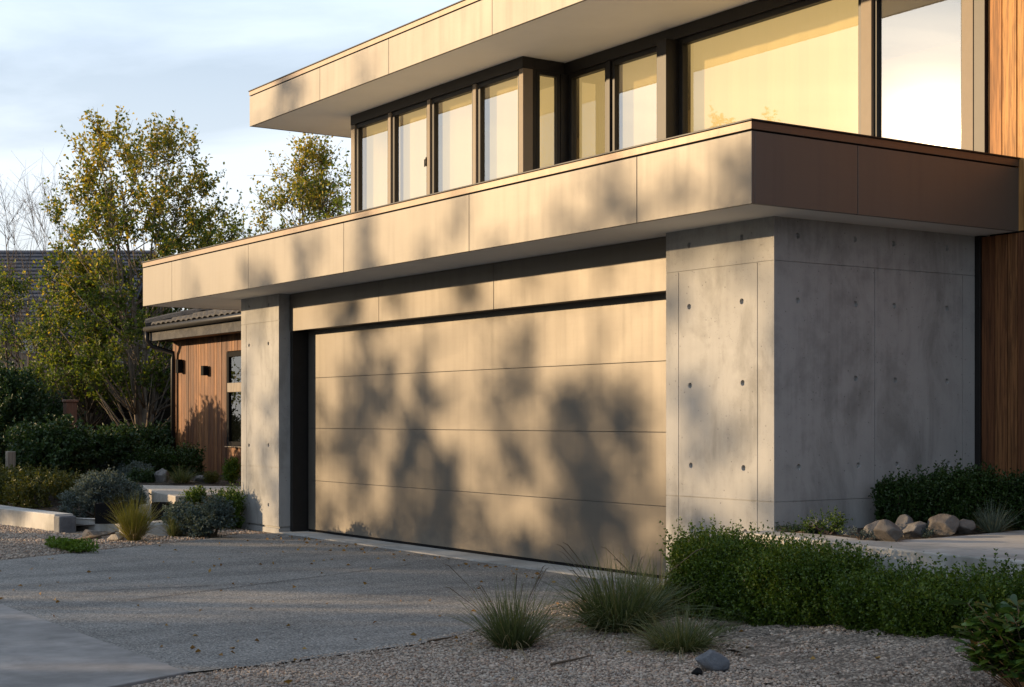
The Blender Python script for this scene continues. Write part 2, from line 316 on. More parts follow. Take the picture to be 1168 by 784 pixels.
# ------------------------------------------------------------------ mesh building
class MB:
    def __init__(s): s.v = []; s.f = []
    def box(s, x0, y0, z0, x1, y1, z1):
        b = len(s.v)
        s.v += [(x0, y0, z0), (x1, y0, z0), (x1, y1, z0), (x0, y1, z0), (x0, y0, z1), (x1, y0, z1), (x1, y1, z1), (x0, y1, z1)]
        s.f += [tuple(b + i for i in q) for q in ((0, 3, 2, 1), (4, 5, 6, 7), (0, 1, 5, 4), (1, 2, 6, 5), (2, 3, 7, 6), (3, 0, 4, 7))]
        return s
    def prism(s, poly, z0, z1):
        n = len(poly); b = len(s.v)
        a = sum(poly[i][0] * poly[(i + 1) % n][1] - poly[(i + 1) % n][0] * poly[i][1] for i in range(n))
        if a < 0: poly = poly[::-1]
        z0f = z0 if callable(z0) else (lambda p: z0); z1f = z1 if callable(z1) else (lambda p: z1)
        s.v += [(p[0], p[1], z0f(p)) for p in poly] + [(p[0], p[1], z1f(p)) for p in poly]
        s.f.append(tuple(b + i for i in range(n - 1, -1, -1))); s.f.append(tuple(b + n + i for i in range(n)))
        for i in range(n):
            j = (i + 1) % n; s.f.append((b + i, b + j, b + n + j, b + n + i))
        return s
    def tube(s, pts, rad, n=6, cap=True):
        pts = [np.array(p, float) for p in pts]; b = len(s.v)
        up = np.array([0.31, 0.17, 0.93])
        for i, p in enumerate(pts):
            d = pts[min(i + 1, len(pts) - 1)] - pts[max(i - 1, 0)]; d /= (np.linalg.norm(d) + 1e-9)
            a = np.cross(d, up if abs(d @ up) < 0.95 else np.array([1.0, 0, 0])); a /= np.linalg.norm(a) + 1e-9; c = np.cross(d, a)
            r = rad[i] if hasattr(rad, '__len__') else rad
            for k in range(n):
                t = 2 * math.pi * k / n; q = p + (a * math.cos(t) + c * math.sin(t)) * r; s.v.append(tuple(q))
        for i in range(len(pts) - 1):
            for k in range(n):
                k2 = (k + 1) % n; s.f.append((b + i * n + k, b + i * n + k2, b + (i + 1) * n + k2, b + (i + 1) * n + k))
        if cap:
            s.f.append(tuple(b + k for k in range(n - 1, -1, -1))); e = b + (len(pts) - 1) * n; s.f.append(tuple(e + k for k in range(n)))
        return s
    def build(s, name, mat, parent=None, bevel=0.0, smooth=False):
        me = bpy.data.meshes.new(name); me.from_pydata([tuple(map(float, p)) for p in s.v], [], s.f); me.update()
        return link(name, me, mat, parent, bevel, smooth)

def link(name, me, mat, parent=None, bevel=0.0, smooth=False):
    o = bpy.data.objects.new(name, me); COL.objects.link(o)
    if mat is not None and not me.materials: me.materials.append(mat)
    if parent is not None:
        o.parent = parent; o.matrix_parent_inverse = parent.matrix_world.inverted() if False else o.matrix_parent_inverse
        L = world_loc(parent); o.location = (-L[0], -L[1], -L[2])
    if bevel > 0:
        b = o.modifiers.new("bevel", 'BEVEL'); b.width = bevel; b.segments = 2; b.limit_method = 'ANGLE'; b.angle_limit = R(40); b.harden_normals = False
    if smooth:
        me.polygons.foreach_set("use_smooth", [True] * len(me.polygons))
    return o
def world_loc(o):
    L = np.array(o.location, float)
    while o.parent is not None:
        o = o.parent; L += np.array(o.location, float)
    return L
def np_mesh(name, verts, faces, mat, parent=None, smooth=False):
    """verts (n,3), faces (m,k) all with k corners"""
    me = bpy.data.meshes.new(name); n, (mm, k) = len(verts), faces.shape
    me.vertices.add(n); me.vertices.foreach_set("co", np.asarray(verts, np.float32).ravel())
    me.loops.add(mm * k); me.loops.foreach_set("vertex_index", faces.astype(np.int32).ravel())
    me.polygons.add(mm); me.polygons.foreach_set("loop_start", np.arange(0, mm * k, k, dtype=np.int32))
    if smooth: me.polygons.foreach_set("use_smooth", np.ones(mm, bool))
    me.update(calc_edges=True); me.validate()
    return link(name, me, mat, parent)
def thing(name, label, cat, loc, group=None):
    o = bpy.data.objects.new(name, None); COL.objects.link(o); o.location = tuple(map(float, loc)); o.empty_display_size = 0.2
    o['label'] = label; o['category'] = cat
    if group: o['group'] = group
    return o
def tag(o, label, cat, group=None):
    o['label'] = label; o['category'] = cat
    if group: o['group'] = group
    return o
def structure(o): o['kind'] = 'structure'; return o
def stuff(o, label=None, cat=None):
    o['kind'] = 'stuff'
    if label: o['label'] = label; o['category'] = cat
    return o
def origin_to(o, p):
    """Give a one-mesh thing its origin at its base."""
    p = np.array(p, float); me = o.data; n = len(me.vertices); co = np.empty(n * 3, np.float32); me.vertices.foreach_get("co", co)
    me.vertices.foreach_set("co", (co.reshape(-1, 3) - p).astype(np.float32).ravel()); o.location = tuple(map(float, p)); me.update(); return o

# ------------------------------------------------------------------ leaves, blades, rocks
def unit(v): return v / (np.linalg.norm(v, axis=-1, keepdims=True) + 1e-9)
def leaf_arrays(base, d, length, width, r, fold=0.25):
    """Rhombic leaves folded along the midrib: base point, direction, length, width."""
    n = len(base); d = unit(d); up = unit(r.normal(size=(n, 3)) + np.array([0, 0, 0.8])); s = unit(np.cross(d, up)); nn = np.cross(s, d)
    L = (length * np.ones(n))[:, None]; Wd = (width * np.ones(n))[:, None]
    mid = base + d * L * 0.55
    v = np.stack([base, mid + s * Wd * 0.5 + nn * Wd * fold, base + d * L - nn * L * 0.12, mid - s * Wd * 0.5 + nn * Wd * fold], 1).reshape(-1, 3)
    i = np.arange(n) * 4
    f = np.concatenate([np.stack([i, i + 1, i + 2], 1), np.stack([i, i + 2, i + 3], 1)])
    return v, f
def blades(base, tips_dir, length, width, r, droop=0.6, seg=4):
    n = len(base); d = unit(tips_dir); L = length * np.ones(n)
    side = unit(np.cross(d, np.array([0, 0, 1.0]) + r.normal(size=(n, 3)) * 0.3)); out = d * np.array([1, 1, 0])
    vs_, fs = [], []
    dr = droop * r.uniform(0.1, 1.5, n) ** 1.4
    for k in range(seg + 1):
        t = k / seg
        p = base + d * (L * t)[:, None] + out * (L * dr * t * t * 0.6)[:, None] - np.array([0, 0, 1.0]) * (L * dr * t ** 2.4 * 0.55)[:, None]
        wd = (width * (1 - t) ** 0.7 + width * 0.08)
        vs_.append(p + side * np.reshape(wd * np.ones(n), (-1, 1)) * 0.5); vs_.append(p - side * np.reshape(wd * np.ones(n), (-1, 1)) * 0.5)
    v = np.stack(vs_, 1).reshape(-1, 3); K = 2 * (seg + 1); i = np.arange(n) * K
    for k in range(seg):
        a = i + 2 * k; fs.append(np.stack([a, a + 1, a + 3, a + 2], 1))
    return v, np.concatenate(fs)
def grass_tuft(name, label, p, radius, height, n, mat, seed, width=0.006, droop=0.6, cat="grass tuft", group=None, flowers=0):
    r = np.random.default_rng(seed); a = r.uniform(0, 2 * math.pi, n); q = np.sqrt(r.uniform(0, 1, n))
    base = np.stack([np.cos(a) * q * radius * 0.28, np.sin(a) * q * radius * 0.28, np.zeros(n)], 1)
    lean = q * r.uniform(0.2, 1.25, n) * (radius / height)
    d = np.stack([np.cos(a) * lean, np.sin(a) * lean, np.ones(n)], 1) + r.normal(size=(n, 3)) * 0.20
    v, f = blades(base, d, height * r.uniform(0.35, 1.12, n) * (1 + 0.12 * np.sin(a * 3 + seed)), width, r, droop)
    t = thing(name, label, cat, p, group)
    o = np_mesh("blades", v + np.array(p), f, mat, t)
    m_ = max(12, n // 7); a2 = r.uniform(0, 6.28, m_); b2 = np.stack([np.cos(a2), np.sin(a2), np.zeros(m_)], 1) * (radius * 0.25 * np.sqrt(r.uniform(0, 1, m_)))[:, None]; ln2 = r.uniform(0.4, 2.2, m_) * radius / height
    v2, f2 = blades(b2, np.stack([np.cos(a2) * ln2, np.sin(a2) * ln2, np.ones(m_) * 0.8], 1), height * r.uniform(0.35, 1.0, m_), width * 0.9, r, droop * 1.9 + 0.3)
    v2[:, 2] = np.maximum(v2[:, 2], 0.004); np_mesh("dry_blades", v2 + np.array(p), f2, M['straw'], t)
    if flowers:
        mb = MB()
        for k in range(flowers):
            an = r.uniform(0, 2 * math.pi); ln = r.uniform(0.3, 1.1) * radius; h = height * r.uniform(0.75, 1.1)
            b = np.array(p); e = b + np.array([math.cos(an) * ln, math.sin(an) * ln, h])
            mid = b * 0.45 + e * 0.55 + np.array([0, 0, h * 0.12]); q1 = e * 0.8 + mid * 0.2 + np.array([0, 0, 0.02])
            mb.tube([b, mid, q1, e], [0.0015, 0.0013, 0.003, 0.001], 4)
        mb.build("seed_stalks", M['twig'], t)
    return t
_ico = None
def ico(level):
    bm = bmesh.new(); bmesh.ops.create_icosphere(bm, subdivisions=level, radius=1.0)
    v = np.array([x.co[:] for x in bm.verts]); f = np.array([[q.index for q in x.verts] for x in bm.faces]); bm.free(); return v, f
def rock(name, label, p, size, mat, seed, cat="rock", group=None, ang=0.0, sink=0.18):
    r = np.random.default_rng(seed); v, f = ico(4)
    for k in range(13):                                   # facets: cut the ball by random planes
        n = unit(r.normal(size=3)); lim = r.uniform(0.5, 0.86); h = v @ n; v = v - n * np.maximum(h - lim, 0)[:, None] * 0.97
    for k in range(14):
        q = unit(r.normal(size=3)); v = v * (1 + 0.012 * np.sin(v @ q * r.uniform(3, 14) + r.uniform(0, 6)))[:, None]
    v = v * np.array(size) * 0.5
    c, s_ = math.cos(ang), math.sin(ang); v = np.stack([v[:, 0] * c - v[:, 1] * s_, v[:, 0] * s_ + v[:, 1] * c, v[:, 2]], 1)
    v[:, 2] -= v[:, 2].min() + size[2] * sink
    o = np_mesh(name, v, f, mat, None, True); o.location = tuple(map(float, p)); tag(o, label, cat, group); return o

def shrub_arrays(shoots_base, shoots_tip, leaves_per, leaf, r, spread=0.9):
    """Leaves in whorls along many shoots."""
    n = len(shoots_base); t = r.uniform(0.12, 1.0, (n, leaves_per))[..., None]
    p = shoots_base[:, None] * (1 - t) + shoots_tip[:, None] * t
    ax = unit(shoots_tip - shoots_base)[:, None]
    d = ax * 0.75 + unit(r.normal(size=(n, leaves_per, 3))) * spread
    return leaf_arrays(p.reshape(-1, 3), d.reshape(-1, 3), leaf * r.uniform(0.6, 1.15, n * leaves_per), leaf * 0.58, r)
def hedge(name, label, path, width, z0, heights, n_shoots, mat, seed, leaf=0.024, per=16, shoot=0.2, cat="hedge", group=None, rough=0.05, lump=0.025):
    """A box hedge along a path: dense shoots standing off a dark twiggy core, so its outline is uneven."""
    r = np.random.default_rng(seed); P = np.array(path, float); seg = np.linalg.norm(np.diff(P, axis=0), axis=1); cum = np.r_[0, np.cumsum(seg)]
    def at(u):
        s = u * cum[-1]; return np.stack([np.interp(s, cum, P[:, i]) for i in range(2)], 1)
    H = lambda u: np.interp(u, np.linspace(0, 1, len(heights)), heights)
    ncl = max(3, int(cum[-1] / 0.085)); cl = r.integers(0, ncl, n_shoots); hvar = 1 + r.normal(size=ncl) * 0.05
    u = np.clip((cl + 0.5 + r.normal(size=n_shoots) * 0.24) / ncl, 0, 1); c = at(u); tg = unit(at(np.minimum(u + 0.01, 1.01)) - at(np.maximum(u - 0.01, -0.01))); nrm = np.stack([-tg[:, 1], tg[:, 0]], 1)
    h = H(u) * hvar[cl]; ph = r.uniform(0, 6.28, 4)
    lumps = lump * (np.sin(u * cum[-1] * 7.3 + ph[0]) + 0.7 * np.sin(u * cum[-1] * 13.1 + ph[1]))
    side = r.uniform(-1, 1, n_shoots); up = r.uniform(0, 1, n_shoots)
    kind = r.uniform(0, 1, n_shoots) < 0.45
    off = np.where(kind, side, np.sign(side) * r.uniform(0.72, 1.0, n_shoots)) * width * 0.5
    zz = np.where(kind, r.uniform(0.78, 1.0, n_shoots), r.uniform(0.02, 0.95, n_shoots)) * (h + lumps)
    ends = np.where(u < 0.5, u, 1 - u) * cum[-1]; rnd_ = np.clip(ends / (width * 0.5), 0, 1); off = off * np.sqrt(np.clip(1 - (1 - rnd_) ** 2, 0.02, 1))
    top_round = np.clip((zz / h - 0.72) / 0.28, 0, 1); off = off * (1 - 0.10 * top_round ** 2)
    b = np.stack([c[:, 0] + nrm[:, 0] * off, c[:, 1] + nrm[:, 1] * off, z0 + zz - shoot * 0.75], 1)
    outv = np.stack([nrm[:, 0] * np.sign(off), nrm[:, 1] * np.sign(off), np.zeros(n_shoots)], 1) * np.where(kind, 0.1, 0.35)[:, None]
    tip = b + (outv + np.array([0, 0, 1.15]) + r.normal(size=(n_shoots, 3)) * 0.17) * shoot * r.uniform(0.6, 1.25, n_shoots)[:, None]
    tip = tip + r.normal(size=tip.shape) * rough * 0.4; b[:, 2] = np.maximum(b[:, 2], z0)
    v, f = shrub_arrays(b, tip, per, leaf, r)
    base = np.array([P[:, 0].mean(), P[:, 1].mean(), z0]); t = thing(name, label, cat, base, group)
    np_mesh("foliage", v, f, mat, t)
    mb = MB()
    for k in range(int(60 * cum[-1])):
        q = at(np.array([r.uniform(0.03, 0.97)]))[0] + r.normal(size=2) * width * 0.15; hh = H(q[0] * 0 + 0.5) * r.uniform(0.5, 0.85)
        e = q + r.normal(size=2) * 0.1
        mb.tube([(q[0], q[1], z0 - 0.01), (e[0], e[1], z0 + hh)], [0.007, 0.003], 4)
    mb.build("stems", M['twig'], t)
    return t
def bush(name, label, p, size, n_shoots, mat, seed, leaf=0.03, per=12, shoot=0.2, cat="shrub", group=None, up=0.5, lobes=5, leafw=None):
    """A mounded shrub of several lobes; shoots point outwards and up."""
    r = np.random.default_rng(seed); sx, sy, sz = size
    lob = np.stack([r.uniform(-0.5, 0.5, lobes) * sx * 0.75, r.uniform(-0.5, 0.5, lobes) * sy * 0.75, r.uniform(0.25, 0.62, lobes) * sz], 1)
    lr = r.uniform(0.20, 0.42, lobes)
    k = r.integers(0, lobes, n_shoots); d = unit(r.normal(size=(n_shoots, 3)) + np.array([0, 0, 0.35]))
    rad = r.uniform(0.55, 1.0, n_shoots) ** 0.6
    c = lob[k] + d * (rad * lr[k])[:, None] * np.array([sx, sy, sz * 0.95])
    c[:, 2] = np.abs(c[:, 2]); c[:, 2] = np.minimum(c[:, 2], sz * 1.02)
    dr = unit(d * (1 - up) + np.array([0, 0, up]) + r.normal(size=(n_shoots, 3)) * 0.3)
    b = c - dr * shoot * 0.55; b[:, 2] = np.maximum(b[:, 2], 0.0); tip = c + dr * shoot * r.uniform(0.3, 0.65, n_shoots)[:, None]
    v, f = shrub_arrays(b, tip, per, leaf, r)
    p = np.array(p, float); t = thing(name, label, cat, p, group); np_mesh("foliage", v + p, f, mat, t)
    mb = MB()
    for j in range(18):
        i = r.integers(0, n_shoots); mb.tube([p + [r.normal() * sx * 0.06, r.normal() * sy * 0.06, -0.02], p + c[i] * 0.5 + [0, 0, sz * 0.05], p + c[i] * 0.92], [0.01, 0.006, 0.003], 4)
    mb.build("stems", M['twig'], t)
    return t

# ------------------------------------------------------------------ trees: trunks, limbs, twigs and leaf sprays
def make_tree(name, label, base, height, envelope, n_clumps, seed, leaf=0.07, leaves=60, mats=('tree',), gold=0.0, trunks=1, lean=0.12, trunk_r=0.07, twig_len=0.5, twigs=7, center=(0, 0), spire=0.0, cat="tree", group=None, bare=False, width_scale=(1, 1), wood='bark', wander=0.06, clumps=None):
    """envelope: list of (relative height, radius); clumps fill it, twigs carry the leaves, gaps stay between clumps."""
    r = np.random.default_rng(seed); base = np.array(base, float)
    eh = [e[0] for e in envelope]; er = [e[1] for e in envelope]
    stems = []; wood_mb = MB()
    for k in range(trunks):
        a = r.uniform(0, 6.28); top = height * r.uniform(0.8, 0.97) if trunks > 1 else height * 0.95
        ln = lean * top * (1 if trunks > 1 else 0.4); pts = []
        ph = r.uniform(0, 6.28, 2)
        for i in range(11):
            t = i / 10
            pts.append(np.array([math.cos(a) * (0.09 * (trunks > 1) + ln * t ** 1.3) + center[0] * t + wander * math.sin(5 * t + ph[0]) * t, math.sin(a) * (0.09 * (trunks > 1) + ln * t ** 1.3) + center[1] * t + wander * math.sin(4 * t + ph[1]) * t, top * t - 0.05 * (i == 0)]))
        rr = trunk_r * r.uniform(0.7, 1.0); rad = [rr * (1.25 if i == 0 else 1) * (1 - 0.88 * i / 10) for i in range(11)]
        wood_mb.tube([base + q for q in pts], rad, 8); stems.append(np.array(pts))
    lb, ld, lgold = [], [], []
    tw = MB()
    for k in range(n_clumps if clumps is None else len(clumps)):
        hz = r.uniform(eh[0], eh[-1]); R_ = np.interp(hz, eh, er); a = r.uniform(0, 6.28); q = math.sqrt(r.uniform(0.05, 1)) * R_
        cen = np.array([math.cos(a) * q * width_scale[0] + center[0] * hz, math.sin(a) * q * width_scale[1] + center[1] * hz, hz * height])
        if clumps is not None: cen = np.array(clumps[k][:3], float) - base; hz = cen[2] / height; twig_len = clumps[k][3] * 1.25; leaves = int(190 * (clumps[k][3] / 0.35) ** 2 * clumps[k][4])
        st = stems[r.integers(0, trunks)] if trunks == 1 else stems[int(np.argmin([np.linalg.norm(s_[6][:2] - cen[:2]) + r.uniform(0, 0.8) for s_ in stems]))]
        zat = max(0.12 * height, cen[2] - np.linalg.norm(cen[:2]) * r.uniform(0.5, 1.1) - 0.25)
        i0 = int(np.argmin(np.abs(st[:, 2] - zat))); s0 = st[i0]
        m1 = s0 * 0.55 + cen * 0.45 + np.array([0, 0, -0.08 * np.linalg.norm(cen - s0)]) + r.normal(size=3) * 0.05
        r0 = max(0.006 if clumps is None else 0.028, trunk_r * 0.32 * (1 - s0[2] / height) + 0.006)
        wood_mb.tube([base + s0, base + m1, base + cen], [r0, r0 * 0.65, r0 * 0.3], 5)
        dirs = unit(r.normal(size=(twigs, 3)) * np.array([1, 1, 0.75 if clumps is None else 2.0]) + unit(cen - s0) * 0.7 + np.array([0, 0, 0.35 + spire]))
        for j in range(twigs):
            L = twig_len * r.uniform(0.5, 1.15) * (1.35 if spire and hz > 0.75 else 1); e = cen + dirs[j] * L + np.array([0, 0, -0.06 * L]); mm = (cen + e) / 2 + r.normal(size=3) * 0.04
            tw.tube([base + cen, base + mm, base + e], [0.006, 0.004, 0.002], 3, False)
            if bare:
                for _ in range(4):
                    t = r.uniform(0.3, 1); s1 = cen * (1 - t) + e * t; tw.tube([base + s1, base + s1 + (unit(r.normal(size=3) + dirs[j] * 1.6) * L * 0.5)], [0.004, 0.0015], 3, False)
                continue
            n = max(1, int(leaves / twigs)); t = r.uniform(0.1, 1.0, n)[:, None]
            pp = np.where(t < 0.5, cen * (1 - 2 * t) + mm * 2 * t, mm * (2 - 2 * t) + e * (2 * t - 1)) + r.normal(size=(n, 3)) * 0.045
            lb.append(pp); ld.append(unit(r.normal(size=(n, 3)) + dirs[j] * 0.6 + np.array([0, 0, -0.35])))
            g = np.clip(gold * (hz - 0.45) / 0.55 * 1.6, 0, 1) if gold else 0  # gold share grows with height: autumn turn plus low sun put into colour
            lgold.append(r.uniform(0, 1, n) < g)
    t = thing(name, label, cat, base, group)
    wood_mb.build("trunk", M[wood], t, 0, True); tw.build("twigs", M['twig'], t)
    if not bare:
        lb = np.concatenate(lb) + base; ld = np.concatenate(ld); lg = np.concatenate(lgold)
        for sel, mt, nm in ((~lg, mats[0], "crown"), (lg, mats[-1], "autumn_sun_crown")):
            if sel.sum() < 3: continue
            v, f = leaf_arrays(lb[sel], ld[sel], leaf * r.uniform(0.6, 1.25, sel.sum()), leaf * 0.62, r)
            np_mesh(nm, v, f, M[mt], t)
    return t
exec_after = []

# ================================================================== THE SETTING
g = MB(); g.v = [(-900, -900, -0.03), (900, -900, -0.03), (900, 900, -0.03), (-900, 900, -0.03)]; g.f = [(0, 1, 2, 3)]
structure(g.build("ground", M['earth']))
def sheet(name, poly, z, mat, n=1):
    m = MB(); m.v = [(p[0], p[1], z) for p in poly]; m.f = [tuple(range(len(poly)))]; return structure(m.build(name, mat))
sheet("gravel_ground", [(-26, -7), (14, -14), (14, 2.2), (1, 2.2), (-9.8, 2.2), (-26, -1.9)], -0.006, M['gravel'])
DRIVE_R = [(0.53, -4.95), (0.50, -4.3), (0.30, -3.28), (-0.05, -2.6), (-0.45, -1.9), (-0.86, -1.37), (-1.15, -0.7), (-1.28, -0.003)]
DRIVE_L = [(-8.66, -0.003), (-8.75, -0.5), (-8.2, -1.25), (-7.6, -2.4), (-6.85, -3.87), (-6.4, -4.87)]
sheet("driveway", DRIVE_R + DRIVE_L, 0.004, M['drive'])
ap = MB(); ap.box(-30, -8.2, -0.05, -3.212, -4.88, 0.012); ap.prism([(-3.2, -8.2), (1.95, -8.2), (0.545, -4.9), (-3.2, -4.88)], -0.05, 0.012)
structure(ap.build("pavement", M['apron'], None, 0.006))
th = MB(); th.box(-8.655, -0.02, -0.05, -1.285, 0.42, 0.018); structure(th.build("threshold_strip", M['concrete_pale'], None, 0.004))
jm = MB()                                                            # saw-cut joints in the driveway
def strip(a, b, wd, z):
    a = np.array(a[:2]); b = np.array(b[:2]); d = unit(b - a); n_ = np.array([-d[1], d[0]]) * wd / 2; i = len(jm.v)
    jm.v += [(*(a - n_), z), (*(b - n_), z), (*(b + n_), z), (*(a + n_), z)]; jm.f.append((i, i + 1, i + 2, i + 3))
strip(G(150, 686), G(470, 645), 0.012, 0.008)
strip(G(90, 676), G(240, 669), 0.010, 0.0085)
structure(jm.build("driveway_joints", M['soil']))

# planting ground on the left: rises gently behind the kerb to the terrace
def bed_h(x, y):
    s = (x - CAM[0]) * FWD[0] + (y - CAM[1]) * FWD[1]
    t = np.clip((s - 19.6) / 4.2, 0, 1); return 0.06 + 0.36 * t * t * (3 - 2 * t)
def terrain(name, x0, x1, y0, y1, nx, ny, mat, inside, hf):
    xs = np.linspace(x0, x1, nx); ys = np.linspace(y0, y1, ny); X, Y = np.meshgrid(xs, ys); r = np.random.default_rng(3)
    Z = hf(X, Y) + r.normal(size=X.shape) * 0.012
    v = np.stack([X, Y, Z], -1).reshape(-1, 3); i = np.arange(nx * ny).reshape(ny, nx)
    f = np.stack([i[:-1, :-1], i[:-1, 1:], i[1:, 1:], i[1:, :-1]], -1).reshape(-1, 4)
    c = v[f].mean(1); f = f[inside(c[:, 0], c[:, 1])]
    return structure(np_mesh(name, v, f, mat, None, True))
terrain("planting_bed", -34, -9.85, -2.0, 16, 130, 100, M['soil'], lambda x, y: (y > -1.95) & ((x < -10.4) | (y > -0.9)), bed_h)
def mound(x, y):
    X = (x - CAM[0]) * RGT[0] + (y - CAM[1]) * RGT[1]; Z = (x - CAM[0]) * FWD[0] + (y - CAM[1]) * FWD[1]
    a = np.clip((X - 1.15) / 1.7, 0, 1); b = np.clip((Z - 7.3) / 1.3, 0, 1); return 0.20 * a * a * (3 - 2 * a) * b * b * (3 - 2 * b)
terrain("gravel_mound", 0.0, 6.0, -4.5, 0.6, 70, 60, M['gravel'], lambda x, y: mound(x, y) > 0.006, mound)
rb = MB(); rb.prism([(0.06, 0.0), (0.6, 0.0), (1.2, 0.0), (1.4, 0.3), (1.4, 1.7), (2.5, 1.9), (6, 1.9), (6, 2.25), (0.06, 2.25)], -0.02, 0.545)
structure(rb.build("raised_bed_soil", M['soil']))

# ================================================================== THE HOUSE
house = thing("modern_house", "two storey modern house with concrete piers, taupe roof bands and a wide garage door", "house", (-4.5, 1.0, 0))
def cut(o, cutter_mb):
    me = bpy.data.meshes.new("cutter"); me.from_pydata(cutter_mb.v, [], cutter_mb.f); me.update()
    co = bpy.data.objects.new("cutter", me); COL.objects.link(co)
    bm = bmesh.new(); bm.from_mesh(me); bmesh.ops.recalc_face_normals(bm, faces=bm.faces); bm.to_mesh(me); bm.free()
    o.location, keep = (0, 0, 0), tuple(o.location); par = o.parent; o.parent = None
    md = o.modifiers.new("cut", 'BOOLEAN'); md.object = co; md.solver = 'EXACT'; md.operation = 'DIFFERENCE'; md.use_self = True
    bpy.context.view_layer.update(); dg = bpy.context.evaluated_depsgraph_get()
    nm = bpy.data.meshes.new_from_object(o.evaluated_get(dg)); o.modifiers.clear(); o.data = nm
    bpy.data.objects.remove(co); o.parent = par; o.location = keep
def hole_y(mb, x, z, y=0.0, r=0.024, dep=0.022): mb.tube([(x, y - 0.02, z), (x, y + dep, z)], [r * 1.15, r * 0.8], 14)
def hole_x(mb, y, z, x=0.0, r=0.024, dep=0.022): mb.tube([(x + 0.02, y, z), (x - dep, y, z)], [r * 1.15, r * 0.8], 14)
GV = 0.007
p = MB(); p.box(-1.275, 0, -0.1, 0, 2.29, 2.935); pr = p.build("concrete_pier", M['concrete'], house)
c = MB()
for (px, py) in ((786, 280), (846, 271), (786, 350), (846, 344), (788, 531), (848, 534), (789, 604), (850, 607), (787, 440), (847, 437)):
    q = W(px, py, 0); hole_y(c, q[0], q[2])
for (px, py) in ((910, 269), (975, 273), (1019, 278), (1080, 283), (910, 343), (976, 347), (1020, 349), (1080, 352), (976, 432), (1021, 434), (1080, 435), (911, 533), (979, 531), (1023, 530), (1082, 529)):
    d = _ray(px, py); t = (0 - CAM[0]) / d[0]; q = CAM + d * t; hole_x(c, q[1], q[2])
for z in (2.60, 0.77):
    c.box(-1.30, -0.05, z - GV / 2, -0.004, GV, z + GV / 2); c.box(-GV, 0.006, z - GV / 2 + 0.001, 0.05, 2.4, z + GV / 2 - 0.001)
for px in (774, 864):
    x = W(px, 450, 0)[0]; c.box(x - GV / 2, -0.05, 0.0, x + GV / 2, GV * 0.9, 2.599)
for y in (1.09, 2.14): c.box(-GV * 0.9, y - GV / 2, 0.0, 0.05, y + GV / 2, 2.599)
cut(pr, c); b_ = pr.modifiers.new("bevel", 'BEVEL'); b_.width = 0.006; b_.segments = 2; b_.limit_method = 'ANGLE'; b_.angle_limit = R(60)
p = MB(); p.box(-9.79, 0, -0.1, -8.672, 2.29, 2.935); pl = p.build("concrete_pier", M['concrete'], house)
c = MB()
for (px, py) in ((284, 394), (306, 392), (284, 508), (306, 508), (284, 575), (306, 576), (284, 350), (306, 348)):
    q = W(px, py, 0); hole_y(c, q[0], q[2])
c.box(-9.85, -0.05, 0.80, -8.6, GV, 0.80 + GV); c.box(-9.85, -0.05, 2.60, -8.6, GV, 2.60 + GV)
x = W(281, 450, 0)[0]; c.box(x, -0.05, 0, x + GV, GV * .9, 2.59)
c.box(-8.672 - GV, 0.006, 0.801, -8.6, 0.5, 0.80 + GV - 0.001); c.box(-9.9, -0.05, 0.055, -8.68, 0.02, 0.08); c.box(-8.692, -0.05, 0.0551, -8.6, 0.5, 0.0799)
cut(pl, c); b_ = pl.modifiers.new("bevel", 'BEVEL'); b_.width = 0.006; b_.segments = 2; b_.limit_method = 'ANGLE'; b_.angle_limit = R(60)

# garage door: four sections behind the lintel
gd = MB(); gd.box(-8.56, 0.375, 0.02, -1.30, 0.42, 2.62); door = gd.build("garage_door", M['black'], house)
zb = [0.045, 0.645, 1.285, 1.90, 2.56]
for i in range(4):
    m = MB(); m.box(-8.57, 0.35, zb[i] + 0.0015, -1.29, 0.38, zb[i + 1] - 0.0015); m.build("door_section", M['door'], door, 0.0025)
m = MB(); m.box(-8.57, 0.352, 0.019, -1.29, 0.376, 0.043); m.build("bottom_seal", M['black'], door, 0.004)
m = MB(); m.box(-8.668, 0.15, 0.0, -8.60, 0.44, 2.47); m.box(-8.60, 0.39, 0.0, -8.55, 0.44, 2.6); m.build("door_jamb", M['dark'], house, 0.004)
m = MB(); m.box(-1.33, 0.30, 0.0, -1.278, 0.44, 2.6); m.build("door_jamb", M['dark'], house, 0.004)
xs = [-8.655, W(432, 350, 0.136)[0], W(563, 320, 0.136)[0], -1.282]
for i in range(3):
    m = MB(); m.box(xs[i] + (0.003 if i else 0), 0.136, 2.475, xs[i + 1] - 0.003, 0.17, 2.93); m.build("lintel_panel", M['door'], house, 0.003)
m = MB(); m.box(-8.66, 0.172, 2.479, -1.284, 0.7, 2.93); m.build("lintel_beam", M['dark'], house)

